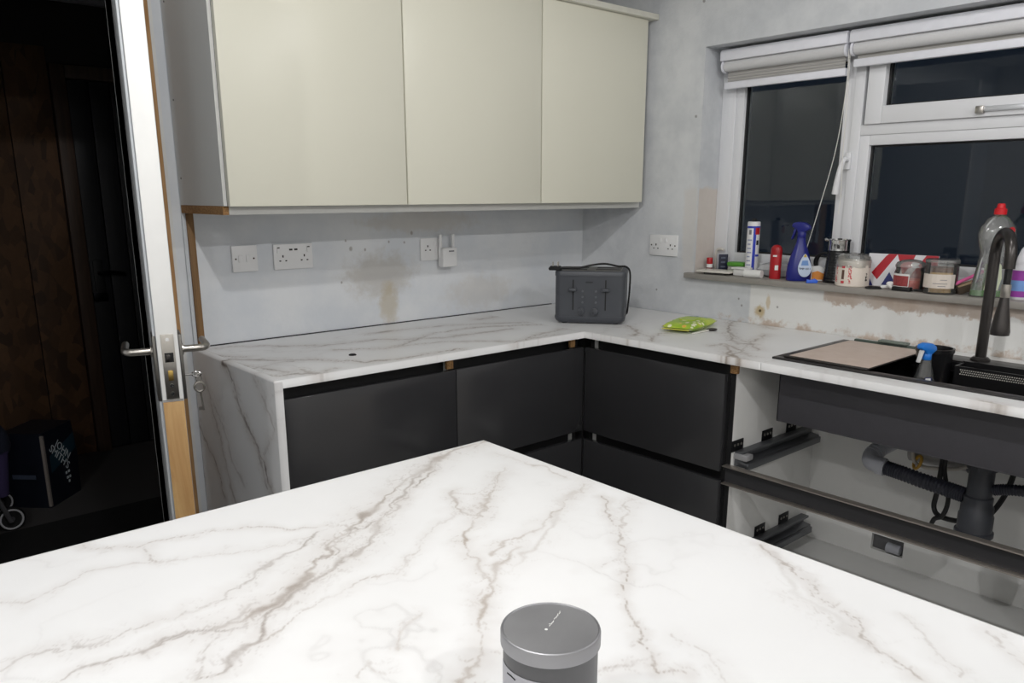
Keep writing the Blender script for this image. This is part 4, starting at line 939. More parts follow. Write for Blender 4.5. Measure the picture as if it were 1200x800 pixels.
for pts in ([(170, .050), (172, .058), (176, .063), (180, .060), (181, .052), (183, .044)], [(190, .064), (188, .05), (187, .04)], [(195, .062), (195, .048), (199, .043), (203, .050), (204, .062)], [(205, .046), (208, .063), (212, .064), (213, .048)], [(215, .048), (217, .062), (220, .05), (221, .064)], [(166, .070), (174, .0705), (182, .0695)]):
    q = stroke(pts); b.add(q.v, q.f)
part('handwriting', b, INK, st)
# ------------------------------------------------------------------ things on the window sill
Z = 1.087
def lathe_thing(name, label, cat, x, y, z=Z, rotz=0, group=None): return thing(name, label, cat, (x, y, z), group, rotz)
RED = M('red_plastic', (176, 28, 36), .35); NAVY = M('cobalt_plastic', (28, 34, 120), .32); WHT = M('white_print', (232, 232, 230), .5)
VIEW = math.atan2(-.70, -.72)          # side of sill things that faces into the room

t = thing('lip_balm', 'small red tube with a white band in the sill corner', 'tube', (.060, -.672, Z))
part('tube', MB().cyl((.060, -.672, Z), .0125, .020, 18), M('dark_red_plastic', (110, 20, 28), .4), t, .001)
part('band', MB().cyl((.060, -.672, Z+.020), .0125, .014, 18), WHT, t)
part('cap', MB().cyl((.060, -.672, Z+.034), .0125, .026, 18), RED, t, .002)
t = thing('navy_box', 'small upright navy box with a white side leaning in the sill corner', 'box', (.090, -.712, Z), rotz=-.75)
part('box', MB().box(-.020, .020, -.016, .016, 0, .076), M('white_carton', (206, 210, 218), .5), t, .001)
f = part('front_face', MB().box(-.019, .019, -.0170, -.0155, .001, .075), M('navy_print', (24, 28, 52), .35), t)
for z in (.022, .040, .058): part('print_line', MB().box(-.009, .009, -.0175, -.0168, z, z+.006), M('dull_print', (86, 92, 110), .5), f)
t = thing('tape_scrap', 'crumpled bundle of white cord tape standing behind the navy box', 'tape', (.108, -.680, Z))
part('strip', MB().tube(smooth_path([(.108, -.672, Z+.002), (.106, -.668, Z+.05), (.106, -.672, Z+.085), (.104, -.690, Z+.094), (.104, -.706, Z+.090)]), .006, 6), M('dirty_white', (206, 202, 194), .7), t, smooth=True)
t = thing('wash_tablet', 'green and white wrapped tablet lying by the navy box', 'tablet', (.088, -.790, Z))
part('base', MB().box(.066, .110, -.755, -.825, Z, Z+.030), M('grey_white_tablet', (166, 168, 160), .5), t, .005)
part('wrapper', MB().box(.062, .112, -.752, -.828, Z+.030, Z+.048), M('leaf_green', (84, 150, 52), .35), t, .006)
t = thing('blank_plate', 'white square blanking plate lying flat at the corner of the sill', 'plate', (.012, -.742, Z), rotz=.12)
part('back_box', MB().box(-.034, .034, -.052, .040, 0, .008), M('dark_back', (50, 48, 46), .6), t, .001)
part('plate', MB().box(-.042, .042, -.075, .072, .008, .0165), M('aged_white_plate', (214, 210, 202), .4), t, .003)
# sealant cartridge
t = thing('sealant_cartridge', 'upright white sealant cartridge with blue stripe and red roundel', 'cartridge', (.075, -.858, Z))
cx, cy = .075, -.858
part('tube', MB().lathe([(0, 0), (.0245, 0), (.0245, .205), (.0225, .209), (0, .209)], (cx, cy, Z), 28), M('cartridge_white', (222, 222, 224), .4), t, smooth=True)
part('nozzle_cap', MB().lathe([(0, .209), (.010, .209), (.010, .219), (.006, .222), (0, .222)], (cx, cy, Z), 14), BLACK, t, smooth=True)
def arc_patch(cx, cy, r, a0, a1, z0, z1, n=8):
    vs = []; fs = []
    for i in range(n+1):
        a = a0+(a1-a0)*i/n
        for z in (z0, z1):
            for q in (r-.0006, r+.0005): vs.append((cx+q*math.cos(a), cy+q*math.sin(a), z))
    for i in range(n):
        o = i*4; fs += [(o+1, o+5, o+7, o+3), (o, o+2, o+6, o+4), (o+2, o+3, o+7, o+6), (o, o+4, o+5, o+1)]
    fs += [(0, 1, 3, 2), (n*4, n*4+2, n*4+3, n*4+1)]
    return MB().add(vs, fs)
BLU = M('royal_blue_print', (40, 60, 176), .4)
V2 = math.atan2(-1.75, -2.78)
part('stripe', arc_patch(cx, cy, .0245, V2+.0, V2+.45, .0+Z, Z+.19), BLU, t); part('stripe', arc_patch(cx, cy, .0245, V2-1.3, V2+1.3, Z+.184, Z+.192), BLU, t)
part('stripe', arc_patch(cx, cy, .0246, V2+.5, V2+1.3, Z+.075, Z+.083), BLU, t)
part('roundel', arc_patch(cx, cy, .0247, V2+.3, V2+1.15, Z+.160, Z+.186), RED, t)
part('mark', arc_patch(cx, cy, .0247, V2-.7, V2-.3, Z+.160, Z+.178), M('grey_print', (120, 120, 124)), t)
for k in range(7): part('text_line', arc_patch(cx, cy, .0246, V2-.9, V2-.15-.1*(k % 3), Z+.04+k*.016, Z+.045+k*.016), M('pale_blue_print', (150, 156, 180), .5), t)
part('mark', arc_patch(cx, cy, .0247, V2+.55, V2+1.0, Z+.120, Z+.138), INK, t)
# paper rolls
PAP = M('paper_white', (226, 226, 224), .7)
t = thing('paper_packet', 'flat white paper packet behind the small white roll', 'packet', (.030, -.850, Z))
part('packet', MB().box(.010, .046, -.818, -.900, Z, Z+.026), PAP, t, .005)
part('fold', MB().box(.006, .050, -.812, -.882, Z+.026, Z+.033), PAP, t, .002)
t = thing('white_roll', 'small white roll lying on its side by the red bottle', 'roll', (-.008, -.900, Z))
part('roll', MB().tube([(-.010, -.885, Z+.0155), (-.002, -.955, Z+.0155)], .0155, 20), PAP, t, smooth=True)
part('core', MB().tube([(-.0101, -.8845, Z+.0155), (-.0095, -.890, Z+.0155)], .006, 12), M('card_core', (150, 140, 128), .8), t)
t = thing('clear_wrapper', 'crinkled silvery plastic wrapper pushed against the window frame', 'wrapper', (.092, -.965, Z), rotz=math.radians(-84))
part('film', pillow(.16, .05, .055, 18, 8), M('silver_film', (190, 192, 196), .25, .2, var=.3, sc=60), t, smooth=True)
# red bottle
cx, cy = .028, -.992
t = thing('red_flask', 'slim red plastic bottle with a rounded top between white roll and blue spray', 'bottle', (cx, cy, Z))
part('bottle', MB().lathe([(0, 0), (.0215, 0), (.0225, .004), (.0225, .088), (.0220, .092)], (cx, cy, Z), 24, sx=.8, sy=1), RED, t, smooth=True)
part('flip_cap', MB().lathe([(.0222, .092), (.0222, .108), (.020, .118), (.012, .126), (0, .128)], (cx, cy, Z), 24, sx=.8), M('deep_red_cap', (160, 22, 30), .3), t, smooth=True)
part('label_mark', arc_patch(cx, cy, .0216, VIEW-.35, VIEW+.25, Z+.034, Z+.052), WHT, t); part('label_mark', arc_patch(cx, cy, .0214, VIEW-.8, VIEW-.1, Z+.084, Z+.09), WHT, t)

def sprayer(t, x0, y0, z0, ang, body, head, trig, sc=1.0, nozzle=None):
    """trigger head on a neck, nozzle pointing along ang"""
    d = Matrix.Rotation(ang, 3, 'Z'); mt = d @ Matrix(((1,0,0),(0,0,-1),(0,1,0)))
    P_ = lambda pts: [(a*sc, c*sc) for a, c in pts]
    part('neck_collar', MB().lathe([(.0135*sc, 0), (.0148*sc, .003*sc), (.0148*sc, .018*sc), (.012*sc, .022*sc)], (x0, y0, z0), 18), head, t, smooth=True)
    part('spray_head', MB().prism(P_([(-.030, .030), (-.026, .042), (-.010, .052), (.014, .054), (.030, .050), (.034, .040), (.030, .034), (.016, .030), (.012, .018), (-.012, .018), (-.020, .024)]), -.012*sc, .012*sc, mt, (x0, y0, z0)), head, t, .003*sc)
    part('trigger', MB().prism(P_([(.016, .032), (.026, .032), (.030, .014), (.036, -.006), (.031, -.008), (.024, .010)]), -.007*sc, .007*sc, mt, (x0, y0, z0)), trig, t, .002*sc)
# blue trigger spray
cx, cy = .030, -1.088
t = thing('spray_bottle', 'cobalt blue trigger spray bottle with a pale teardrop label on the sill', 'spray bottle', (cx, cy, Z))
part('bottle', MB().lathe([(0, 0), (.040, 0), (.0445, .004), (.045, .030), (.042, .060), (.034, .092), (.023, .122), (.0165, .142), (.015, .160), (0, .160)], (cx, cy, Z), 32, Matrix.Rotation(.75, 3, 'Z'), sx=.62), NAVY, t, smooth=True)
sprayer(t, cx, cy, Z+.158, math.pi/2+.10, NAVY, NAVY, NAVY, 1.05)
rv = Vector((.755, -.655, 0)); nv = Vector((-.655, -.755, 0)); c0 = Vector((cx, cy, Z))+nv*.0265
td = []
for k in range(25):
    a = 2*math.pi*k/24; r = 1; td.append((.026*math.sin(a)*(1-.28*math.cos(a)-.25*max(0, math.cos(a))), -.040*math.cos(a)*-1*1.0))
td = [(x*.9, z*1.05) for x, z in td[:-1]]
mt = Matrix((rv, Vector((0,0,1)), nv)).transposed()
tl = Matrix.Rotation(-.10, 3, rv) @ mt
lb = part('teardrop_label', MB().prism(td, 0, .0030, tl, c0+Vector((0,0,.058))+rv*.010), M('pale_blue_label', (196, 210, 232), .4), t)
part('label_tip', MB().prism([(-.006, .030), (.006, .030), (.003, .040), (-.003, .040)], .003, .0036, tl, c0+Vector((0,0,.058))+rv*.010), M('label_gold', (196, 166, 70), .4), lb)
part('label_band', MB().prism([(-.014, .000), (.014, .000), (.010, .018), (-.010, .018)], .003, .0036, tl, c0+Vector((0,0,.058))+rv*.010), M('label_blue', (110, 150, 206), .4), lb)
text('label_text', 'TMP 1011', .0105, INK, lb, c0+Vector((0,0,.046))+rv*.010+nv*.0052, rv, (0,0,1), .0003)
# card with orange corner, coil of black lead, blue peg
t = thing('price_card', 'white card with an orange patch propped behind the blue spray', 'card', (.085, -1.150, Z))
mt = Matrix((Vector((.55, -.83, 0)), Vector((.12, .08, .99)), Vector((-.83, -.55, .14)))).transposed()
part('card', MB().prism([(-.035, 0), (.035, 0), (.035, .030), (-.005, .056), (-.035, .052)], 0, .0015, mt, (.085, -1.145, Z)), WHT, t)
part('orange_patch', MB().prism([(-.030, .004), (.020, .004), (.020, .022), (-.010, .036), (-.030, .030)], .0015, .0022, mt, (.085, -1.145, Z)), M('orange_print', (226, 140, 40), .5), t)
solo('black_lead', MB().tube(smooth_path([(.105+.012*math.cos(a*1.3), -1.150+.040*math.cos(a), Z+.062+.040*math.sin(a)) for a in np.linspace(-1.5, 10, 24)], 4), .0045, 7), CB, 'coiled black lead behind the blue spray bottle', 'cable', (.105, -1.15, Z+.018), smooth=True)
solo('blue_peg', MB().prism([(-.020, .0), (.018, .0), (.022, .008), (.010, .016), (-.004, .011), (-.018, .013)], -.006, .006, Matrix((Vector((.70, -.71, 0)), Vector((0,0,1)), Vector((-.71, -.70, 0)))).transposed(), (-.008, -1.163, Z)), M('bright_blue_rubber', (60, 110, 226), .4), 'small bright blue rubber plug at the sill edge', 'plug', (-.008, -1.163, Z), .002)
# milk frother / tin
cx, cy = .078, -1.211
t = thing('milk_frother', 'black ribbed canister with a polished steel top on the sill', 'canister', (cx, cy, Z))
prof = [(0, 0), (.046, 0), (.048, .006)]
for k in range(11): z = .010+k*.0095; prof += [(.0475-.0009*k, z), (.0462-.0009*k, z+.003), (.0462-.0009*k, z+.006)]
prof += [(.0375, .116), (0, .116)]
part('body', MB().lathe(prof, (cx, cy, Z), 36), M('black_gloss_plastic', (20, 20, 22)), t, smooth=True)
part('steel_band', MB().lathe([(.0378, .116), (.0378, .148), (.0395, .151), (.0395, .155), (.037, .155), (.036, .148)], (cx, cy, Z), 36), CHROME, t, smooth=True)
part('lid', MB().lathe([(.0365, .146), (.030, .149), (.008, .151), (.008, .158), (0, .159)], (cx, cy, Z), 30), M('black_gloss_plastic', (20, 20, 22)), t, smooth=True)
part('lip', MB().tube(smooth_path([(cx-.020, cy+.034, Z+.150), (cx-.026, cy+.040, Z+.156), (cx-.030, cy+.035, Z+.150)], 4), .004, 8), CHROME, t, smooth=True)
def glassmat(name='thin_clear_glass', milk=.06, extra=.10, bump=0):
    g = NT(name); tr = g.n('ShaderNodeBsdfTransparent'); tr.inputs[0].default_value = (.95, .965, .96, 1)
    gl = g.n('ShaderNodeBsdfGlossy'); gl.inputs['Roughness'].default_value = .06; fr = g.n('ShaderNodeFresnel'); fr.inputs[0].default_value = 1.45
    df = g.n('ShaderNodeBsdfDiffuse'); df.inputs[0].default_value = (.8, .8, .78, 1)
    nz = g.noise(40, 3); mx = g.n('ShaderNodeMixShader'); g.set(mx.inputs[0], g.math('ADD', fr.outputs[0], g.math('MULTIPLY', nz, extra)))
    m2 = g.n('ShaderNodeMixShader'); m2.inputs[0].default_value = milk
    g.t.links.new(tr.outputs[0], m2.inputs[1]); g.t.links.new(df.outputs[0], m2.inputs[2])
    g.t.links.new(m2.outputs[0], mx.inputs[1]); g.t.links.new(gl.outputs[0], mx.inputs[2]); g.t.links.new(mx.outputs[0], g.out.inputs[0])
    if bump:
        x = g.n('ShaderNodeBump'); x.inputs['Strength'].default_value = bump; x.inputs['Distance'].default_value = .004
        g.set(x.inputs['Height'], g.noise(90, 3)); g.t.links.new(x.outputs[0], gl.inputs['Normal'])
    return g.m
CLEAR = glassmat(); CRINK = glassmat('crinkled_clear_film', .16, .25, .8); MILKY = glassmat('cloudy_clear_plastic', .14, .16); SMOKE = glassmat('smoky_lid_glass', .22, .2)
# shrink-wrapped tub
cx, cy = .020, -1.298
t = thing('wrapped_tub', 'cream tub printed in red inside crumpled clear wrap beside the steel-topped canister', 'tub', (cx, cy, Z))
part('tub', MB().lathe([(0, 0), (.053, 0), (.0555, .003), (.0565, .086), (.055, .089), (0, .089)], (cx, cy, Z), 40), M('cream_tub', (226, 216, 204), .45), t, smooth=True)
b = MB(); prof = [(.0570, .066), (.0580, .088), (.053, .102), (.040, .110), (.022, .111), (.0, .113)]; b.lathe(prof, (cx, cy, Z), 40)
for q in b.v: q += Vector((mnoise.noise(q*60), mnoise.noise(q*60+Vector((5,5,5))), mnoise.noise(q*70+Vector((9,0,0)))))*.0045
part('clear_wrap', b, CRINK, t, smooth=True)
def speckle(t, cx, cy, r, a0, a1, z0, z1, n, mat, name, seed, w_=(.001, .004), lines=False):
    rr = random.Random(seed); b = MB()
    for i in range(n):
        a = rr.uniform(a0, a1); z = rr.uniform(z0, z1); da = rr.uniform(*w_)/r; dz = rr.uniform(*w_)
        q = arc_patch(cx, cy, r, a, a+da, z, z+dz, 2); b.add(q.v, q.f)
    return part(name, b, mat, t)
PR = M('red_print', (200, 60, 70), .5)
for k, (da, s_) in enumerate(((-1.5, .9), (-.52, 1.0))):
    speckle(t, cx, cy, .0565, VIEW+da-.06, VIEW+da+.10, Z+.012, Z+.074, 34, PR, 'red_lettering', 5+k, (.0015, .0045))
part('picture', arc_patch(cx, cy, .0565, VIEW-.98, VIEW-.82, Z+.026, Z+.058), M('brown_picture', (96, 70, 60), .5), t)
for z in (.012, .064): part('picture_mark', arc_patch(cx, cy, .0565, VIEW-1.0, VIEW-.80, Z+z, Z+z+.008), PR, t)
speckle(t, cx, cy, .0565, VIEW+.50, VIEW+.64, Z+.02, Z+.05, 14, INK, 'black_lettering', 9, (.0015, .004))
# black lid, white clip, black adapter
t = thing('jar_lid', 'thin black ring lid lying in front of the wrapped tub', 'lid', (-.014, -1.392, Z))
part('ring', MB().lathe([(.024, 0), (.027, .001), (.027, .005), (.024, .006), (.020, .004), (.020, .001)], (-.010, -1.390, Z), 28), BLACK, t, smooth=True)
t = thing('white_clip', 'small white twisted clip on the sill beside the black adapter', 'clip', (.0, -1.437, Z))
part('clip', MB().tube(smooth_path([(-.006, -1.412, Z+.006), (.002, -1.428, Z+.010), (-.004, -1.440, Z+.014), (.006, -1.444, Z+.022), (.0, -1.432, Z+.020), (-.008, -1.452, Z+.006)], 4), .005, 7), WHT, t, smooth=True)
t = thing('black_adapter', 'flat black plug adapter in front of the red candle', 'adapter', (-.005, -1.482, Z))
part('body', MB().box(-.022, .008, -1.455, -1.515, Z, Z+.014), CB, t, .003); part('tail', MB().tube([(.004, -1.512, Z+.006), (.006, -1.57, Z+.004)], .0035, 7), CB, t, smooth=True)
# union flag box
t = thing('flag_box', 'flat box printed with a red white and blue union flag against the window', 'box', (.108, -1.440, Z))
mt = Matrix((Vector((.13, -.99, 0)), Vector((.12, .015, .99)), Vector((-.985, -.13, .12)))).transposed(); c0 = Vector((.096, -1.428, Z))
L_, Hh = .225, .112
part('box', MB().prism([(-L_/2, 0), (L_/2, 0), (L_/2, Hh), (-L_/2, Hh)], -.010, 0, mt, c0), M('flag_white', (226, 226, 230), .4), t)
FR = M('flag_red', (176, 24, 40), .4); FB_ = M('flag_blue', (30, 40, 110), .4)
def pr(poly, mat, n_, z1=.0006): part(n_, MB().prism(poly, 0, z1, mt, c0), mat, t)
pr([(-.096, .045), (-.054, .105), (-.046, .1118), (-.018, .1118), (-.0745, .022)], FR, 'stripe', .0008)
pr([(-.058, .004), (-.037, .050), (-.008, .004)], FB_, 'triangle', .0009)
pr([(-.018, .1118), (.040, .1118), (.028, .074), (.006, .040), (-.002, .070)], FR, 'stripe', .0007)
pr([(.074, .1118), (.1123, .1118), (.1123, .0), (.012, .0), (.044, .062)], FR, 'stripe', .0006)
pr([(-.1123, .0), (-.086, .0), (-.104, .032), (-.1123, .034)], FB_, 'triangle', .0006)
# red candle jar with glass lid
cx, cy = .036, -1.487
t = thing('red_candle', 'red wax candle in a lidded glass jar with a berry picture label', 'candle', (cx, cy, Z))
part('wax', MB().lathe([(0, .004), (.044, .004), (.0455, .008), (.0455, .036), (0, .036)], (cx, cy, Z), 36), M('coral_wax', (240, 100, 84), .5), t, smooth=True)
part('jar', MB().lathe([(0, 0), (.046, 0), (.0485, .004), (.0485, .058), (.045, .068), (.045, .076), (.0435, .076), (.0435, .066), (.0468, .056), (.0468, .005), (0, .003)], (cx, cy, Z), 36), CLEAR, t, smooth=True)
part('lid', MB().lathe([(.043, .077), (.0475, .077), (.0475, .084), (.043, .092), (.028, .099), (.010, .102), (0, .1022)], (cx, cy, Z), 36), SMOKE, t, smooth=True)
lb = part('label', arc_patch(cx, cy, .0490, VIEW-1.85, VIEW-.42, Z+.010, Z+.056), WHT, t)
part('berry_picture', arc_patch(cx, cy, .0493, VIEW-1.85, VIEW-.46, Z+.016, Z+.050), M('berry_print', (150, 60, 62), .5, var=.6, sc=140), lb)
# amber candle jar
cx, cy = .020, -1.591
t = thing('amber_candle', 'amber wax candle in a straight glass jar with a cream label', 'candle', (cx, cy, Z))
part('wax', MB().lathe([(0, .006), (.047, .006), (.0478, .012), (.0478, .070), (0, .070)], (cx, cy, Z), 40), M('amber_wax', (242, 196, 130), .45), t, smooth=True)
part('soot_band', MB().lathe([(.0470, .0705), (.0480, .0705), (.0480, .084), (.0470, .084)], (cx, cy, Z), 40), M('soot_amber', (128, 84, 58), .5), t, smooth=True)
part('jar', MB().lathe([(0, 0), (.046, 0), (.0488, .004), (.0492, .100), (.0482, .100), (.0480, .006), (0, .004)], (cx, cy, Z), 44), CLEAR, t, smooth=True)
part('lid', MB().lathe([(0, .0985), (.0485, .0985), (.0505, .1005), (.0505, .107), (.049, .109), (0, .1095)], (cx, cy, Z), 44), SMOKE, t, smooth=True)
lb = part('label', arc_patch(cx, cy, .0499, VIEW-1.8, VIEW+.50, Z+.020, Z+.064), M('cream_label', (224, 214, 204), .55), t)
for k, (a0, a1, z) in enumerate(((-.45, -.05, .046), (-.85, .0, .034), (-.55, -.10, .026))): part('label_line', arc_patch(cx, cy, .0502, VIEW+a0, VIEW+a1, Z+z, Z+z+.0016), M('grey_print', (120, 120, 124)), lb)
# pink razor on a small dark brush
t = thing('nail_brush', 'dark bristle brush leaning between amber candle and dish soap', 'brush', (.060, -1.655, Z))
mt = Matrix.Rotation(-.85, 3, 'Z') @ Matrix.Rotation(-.35, 3, 'Y')
part('bristles', MB().obox((.060, -1.660, Z+.022), (.070, .030, .026), mt), M('brown_bristles', (78, 66, 54), .9, var=.4, sc=220, bump=.6), t, .003)
part('back', MB().obox((.062, -1.660, Z+.036), (.074, .032, .006), mt), M('pale_wood_back', (170, 150, 120), .6), t, .002)
t = thing('pink_razor', 'pink plastic razor resting on the dark brush', 'razor', (.060, -1.655, Z+.04))
part('handle', MB().tube(smooth_path([(.016, -1.632, Z+.030), (.040, -1.646, Z+.042), (.070, -1.664, Z+.055), (.090, -1.676, Z+.066)]), .0055, 8), M('hot_pink', (236, 110, 170), .35), t, smooth=True)
part('head', MB().obox((.094, -1.678, Z+.070), (.016, .030, .010), mt), M('hot_pink', (236, 110, 170)), t, .002)
# clear dish soap bottle
cx, cy = .042, -1.730
t = thing('dish_soap', 'clear dish soap bottle with a red cap and a little green liquid', 'bottle', (cx, cy, Z))
rot = Matrix.Rotation(VIEW+math.pi/2, 3, 'Z')
part('bottle', MB().lathe([(0, 0), (.054, 0), (.059, .004), (.058, .022), (.050, .075), (.043, .120), (.042, .138), (.052, .168), (.056, .190), (.050, .216), (.032, .240), (.016, .250), (.015, .258), (0, .258)], (cx, cy, Z), 36, rot, sy=.58), MILKY, t, smooth=True)
part('liquid', MB().lathe([(0, .003), (.053, .003), (.0572, .006), (.0566, .022), (0, .022)], (cx, cy, Z), 36, rot, sy=.56), M('green_soap', (92, 176, 60), .15, trans=.3, ior=1.33), t, smooth=True)
part('front_label', MB().prism([(-.040, .024), (.004, .024), (.012, .060), (.006, .100), (-.008, .114), (-.024, .112), (-.034, .070)], 0, .0008, Matrix((rv, Vector((0,0,1)), nv)).transposed(), Vector((cx, cy, Z))+nv*.0335), M('pale_green_label', (200, 208, 180), .4), t)
part('back_label', MB().prism([(-.018, .02), (.018, .02), (.018, .10), (-.018, .10)], 0, .0008, Matrix((rv, Vector((0,0,1)), nv)).transposed(), Vector((cx, cy, Z))-nv*.0335+rv*.012), M('green_back_label', (110, 140, 80), .5, var=.5, sc=60), t)
part('cap', MB().lathe([(.0175, .252), (.0175, .268), (.012, .272), (.011, .282), (.008, .285), (0, .285)], (cx, cy, Z), 22), M('bright_red_cap', (206, 24, 34), .3), t, smooth=True)
part('red_badge', MB().lathe([(0, 0), (.010, 0), (.010, .0008), (0, .0008)], Vector((cx, cy, Z+.206))+nv*.031+rv*.024, 14, Matrix((rv, Vector((0,0,1)), nv)).transposed()), RED, t)
# purple bottle at the end of the row
cx, cy = .058, -1.822
t = thing('fabric_softener', 'white-topped purple and blue bottle behind the black tap', 'bottle', (cx, cy, Z))
part('bottle', MB().lathe([(0, 0), (.040, 0), (.043, .004), (.042, .090), (.036, .105), (0, .105)], (cx, cy, Z), 30, rot, sy=.65), M('white_bottle', (222, 222, 228), .4), t, smooth=True)
part('shoulder', MB().lathe([(.0362, .1045), (.034, .125), (.026, .150), (.016, .163), (0, .165)], (cx, cy, Z), 30, rot, sy=.65), M('white_bottle', (222, 222, 228)), t, smooth=True)
part('label', MB().lathe([(.0432, .012), (.0428, .088)], (cx, cy, Z), 30, rot, sy=.655), M('sky_label', (120, 160, 220), .4, var=.3, sc=25), t, smooth=True)
part('label_band', MB().lathe([(.0436, .058), (.0433, .088)], (cx, cy, Z), 30, rot, sy=.66), M('purple_label', (150, 60, 160), .4, var=.2), t, smooth=True)
part('label_band', MB().lathe([(.0438, .008), (.0436, .026)], (cx, cy, Z), 30, rot, sy=.66), M('purple_label', (150, 60, 160)), t, smooth=True)

# spray bottle standing in the sink
cx, cy = -.335, -1.712
t = thing('sink_spray', 'clear spray bottle with a bright blue trigger head standing in the sink', 'spray bottle', (cx, cy, .7285))
part('bottle', MB().lathe([(0, 0), (.034, 0), (.036, .004), (.036, .110), (.032, .135), (.022, .175), (.015, .200), (.014, .210), (0, .210)], (cx, cy, .7285), 28, Matrix.Rotation(.75, 3, 'Z'), sx=.75), CLEAR, t, smooth=True)
part('cleaner', MB().lathe([(0, .004), (.033, .004), (.0345, .008), (.0345, .060), (0, .060)], (cx, cy, .7285), 28, Matrix.Rotation(.75, 3, 'Z'), sx=.72), M('pale_blue_liquid', (60, 90, 130), .1, trans=.5, ior=1.33), t, smooth=True)
sprayer(t, cx, cy, .7285+.206, math.pi-.35, None, M('vivid_blue_plastic', (36, 122, 214), .3), M('white_trigger', (228, 228, 228), .4), .92)
part('label', MB().prism([(-.014, 0), (.010, 0), (.008, .020), (-.010, .020)], 0, .0008, Matrix((rv, Vector((0,0,1)), nv)).transposed(), Vector((cx, cy, .7285+.138))+nv*.026), M('navy_label', (40, 50, 110), .4), t)
part('label_mark', MB().prism([(-.010, .010), (.006, .010), (.005, .018), (-.009, .018)], .0008, .0014, Matrix((rv, Vector((0,0,1)), nv)).transposed(), Vector((cx, cy, .7285+.138))+nv*.026), WHT, t)

# ------------------------------------------------------------------ hall clutter
solo('hall_floor_sheet', MB().box(-3.1, -.95, .14, 1.14, 0, .008), M('black_floor_sheet', (12, 12, 13), .9), 'wide black sheet on the hall floor just inside the doorway', 'mat', (-2.0, .64, 0), .003)  # thin black sheet covering the hall floor nearest the doorway
t = thing('beer_carton', 'black printed beer carton standing on the hall floor', 'carton', (-2.085, 1.335, 0), rotz=math.radians(46))
CAR = M('carton_black', (22, 26, 38), .45)
part('carton', loft([(rrect(0, .235, 0, .20, .004, 2), 0), (rrect(-.004, .240, -.004, .20, .006, 2), .20), (rrect(.002, .232, .004, .196, .006, 2), .355)]), CAR, t)
part('torn_edge', MB().box(-.006, .006, -.006, .006, .01, .345), M('carton_grey_edge', (140, 132, 126), .8), t)
part('label_panel', MB().prism([(.03, .16), (.22, .22), (.22, .30), (.03, .24)], 0, .001, Matrix(((1,0,0),(0,0,-1),(0,1,0))), (0, -.005, 0)), M('teal_panel', (32, 62, 76), .5), t)
WT_ = M('carton_white_ink', (214, 222, 226), .5)
text('carton_text', "JOHN\nSMITH'S", .050, WT_, t, (.112, -.0068, .228), (.66, 0, -.75), (.75, 0, .66), .0006)
for (a, c_, w_) in ((.125, .12, .012), (.145, .122, .012), (.13, .095, .014), (.15, .095, .010), (.14, .075, .010)): part('carton_mark', MB().box(a, a+w_, -.0072, -.0055, c_, c_+.012), WT_, t)
part('print_stripe', MB().box(-.0062, -.004, .05, .16, .14, .16), M('dim_print', (80, 90, 110), .5), t)
t = thing('pushchair', 'dark pushchair with a pale-rimmed wheel beside the beer carton', 'pushchair', (-2.36, 1.28, 0))
DN = M('navy_cloth', (40, 44, 62), .85, sc=50)
b = MB(); vs = []
b.lathe([(.001, .17), (.07, .165), (.125, .13), (.155, .08), (.165, .02), (.16, .0), (.15, .0), (.14, .07), (.09, .14), (.001, .155)], (-2.37, 1.32, .32), 26, None, 1, .85)
part('hood', b, DN, t, smooth=True)
part('seat', loft([([(x-2.37, y+1.32) for x, y in rrect(-.12, .12, -.11, .11, .03)], .14), ([(x-2.37, y+1.32) for x, y in rrect(-.14, .14, -.12, .12, .04)], .33)]), M('purple_cloth', (62, 52, 92), .85), t, smooth=True)
for s_ in (-1, 1):
    part('frame_tube', MB().tube(smooth_path([(-2.27, 1.23+.1*s_, .05), (-2.33, 1.26+.1*s_, .22), (-2.48, 1.30+.1*s_, .50), (-2.56, 1.3+.1*s_, .62)]), .010, 8), M('dull_alloy', (120, 120, 124), .4, .7), t, smooth=True)
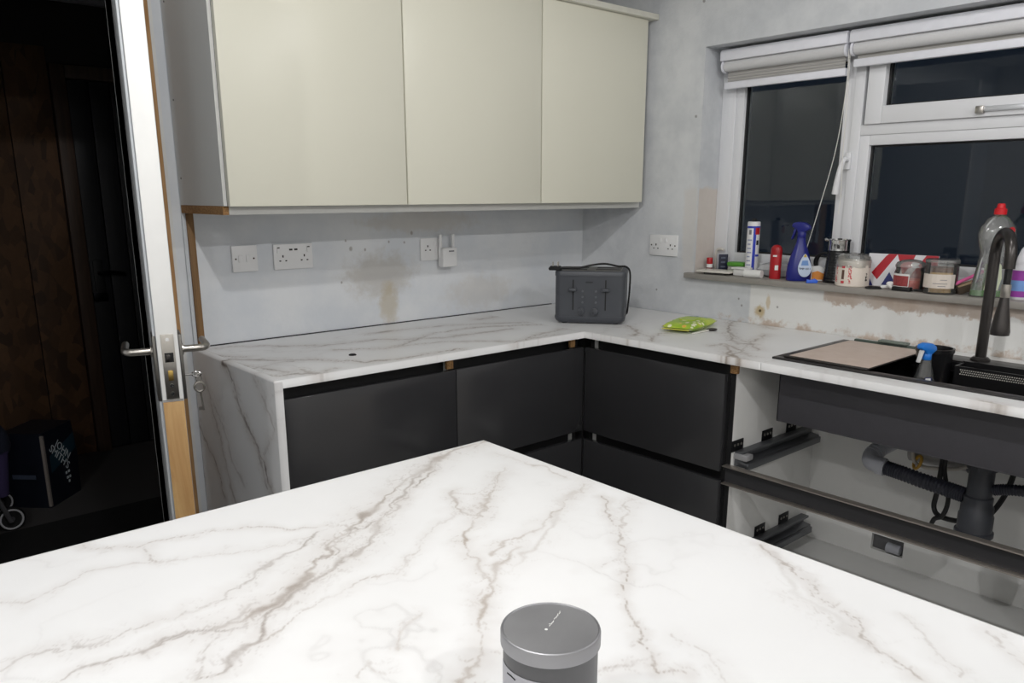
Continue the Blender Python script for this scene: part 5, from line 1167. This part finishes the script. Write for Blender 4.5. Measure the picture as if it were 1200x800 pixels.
for i, (wx, wy) in enumerate(((-2.265, 1.17), (-2.265, 1.42), (-2.52, 1.17), (-2.52, 1.42))):
    wd_ = part('wheel', MB().lathe([(.030, -.010), (.048, -.012), (.053, -.006), (.053, .006), (.048, .012), (.030, .010)], (wx, wy, .053), 24, Matrix.Rotation(math.pi/2, 3, 'X')), BLACK, t, smooth=True)
    part('rim', MB().tube([(wx+.042*math.cos(a), wy-.0125, .053+.042*math.sin(a)) for a in np.linspace(0, 2*math.pi, 25)[:-1]], .004, 6, True), M('pale_rim', (206, 206, 210), .4), wd_, smooth=True)
    part('hub', MB().lathe([(0, -.013), (.012, -.013), (.012, .013), (0, .013)], (wx, wy, .053), 12, Matrix.Rotation(math.pi/2, 3, 'X')), M('dull_alloy', (120, 120, 124)), wd_)
part('axle', MB().tube([(-2.265, 1.16, .053), (-2.265, 1.43, .053)], .006, 8), BLACK, t); part('axle', MB().tube([(-2.52, 1.16, .053), (-2.52, 1.43, .053)], .006, 8), BLACK, t)
part('front_strut', MB().tube([(-2.265, 1.30, .055), (-2.34, 1.31, .18)], .008, 8), BLACK, t)
part('front_strut', MB().tube([(-2.52, 1.30, .055), (-2.42, 1.31, .18)], .008, 8), BLACK, t)

# ------------------------------------------------------------------ recessed ceiling downlights
DL_LAB = ['round ceiling downlight above the island corner facing the cream cabinets', 'round ceiling downlight above the island end facing the hall doorway', 'round ceiling downlight between the island and the sink', 'round ceiling downlight behind the island near the far wall', 'round ceiling downlight in the far room corner away from the window', 'round ceiling downlight in the far room corner on the window side']
for ((x, y), wt), lab in zip(DOWNLIGHTS, DL_LAB):
    t = thing('downlight', lab, 'downlight', (x, y, CEIL-.012), 'recessed ceiling downlights')
    part('bezel', MB().lathe([(.030, .011), (.030, .001), (.043, -.001), (.045, .002), (.045, .0118), (.030, .0118)], (x, y, CEIL-.012), 28), CHROME, t, smooth=True)
    part('lens', MB().cyl((x, y, CEIL-.007), .029, .004, 24), M('lit_lens', (255, 244, 226), .4, emit=6), t)
    ld_ = bpy.data.lights.new('downlight_beam', 'SPOT'); ld_.energy = wt; ld_.color = LIGHT_RGB; ld_.spot_size = math.radians(178); ld_.spot_blend = .12; ld_.shadow_soft_size = .035
    lo = bpy.data.objects.new('downlight_beam', ld_); COL.objects.link(lo); lo.parent = t; lo.location = (0, 0, -.006)
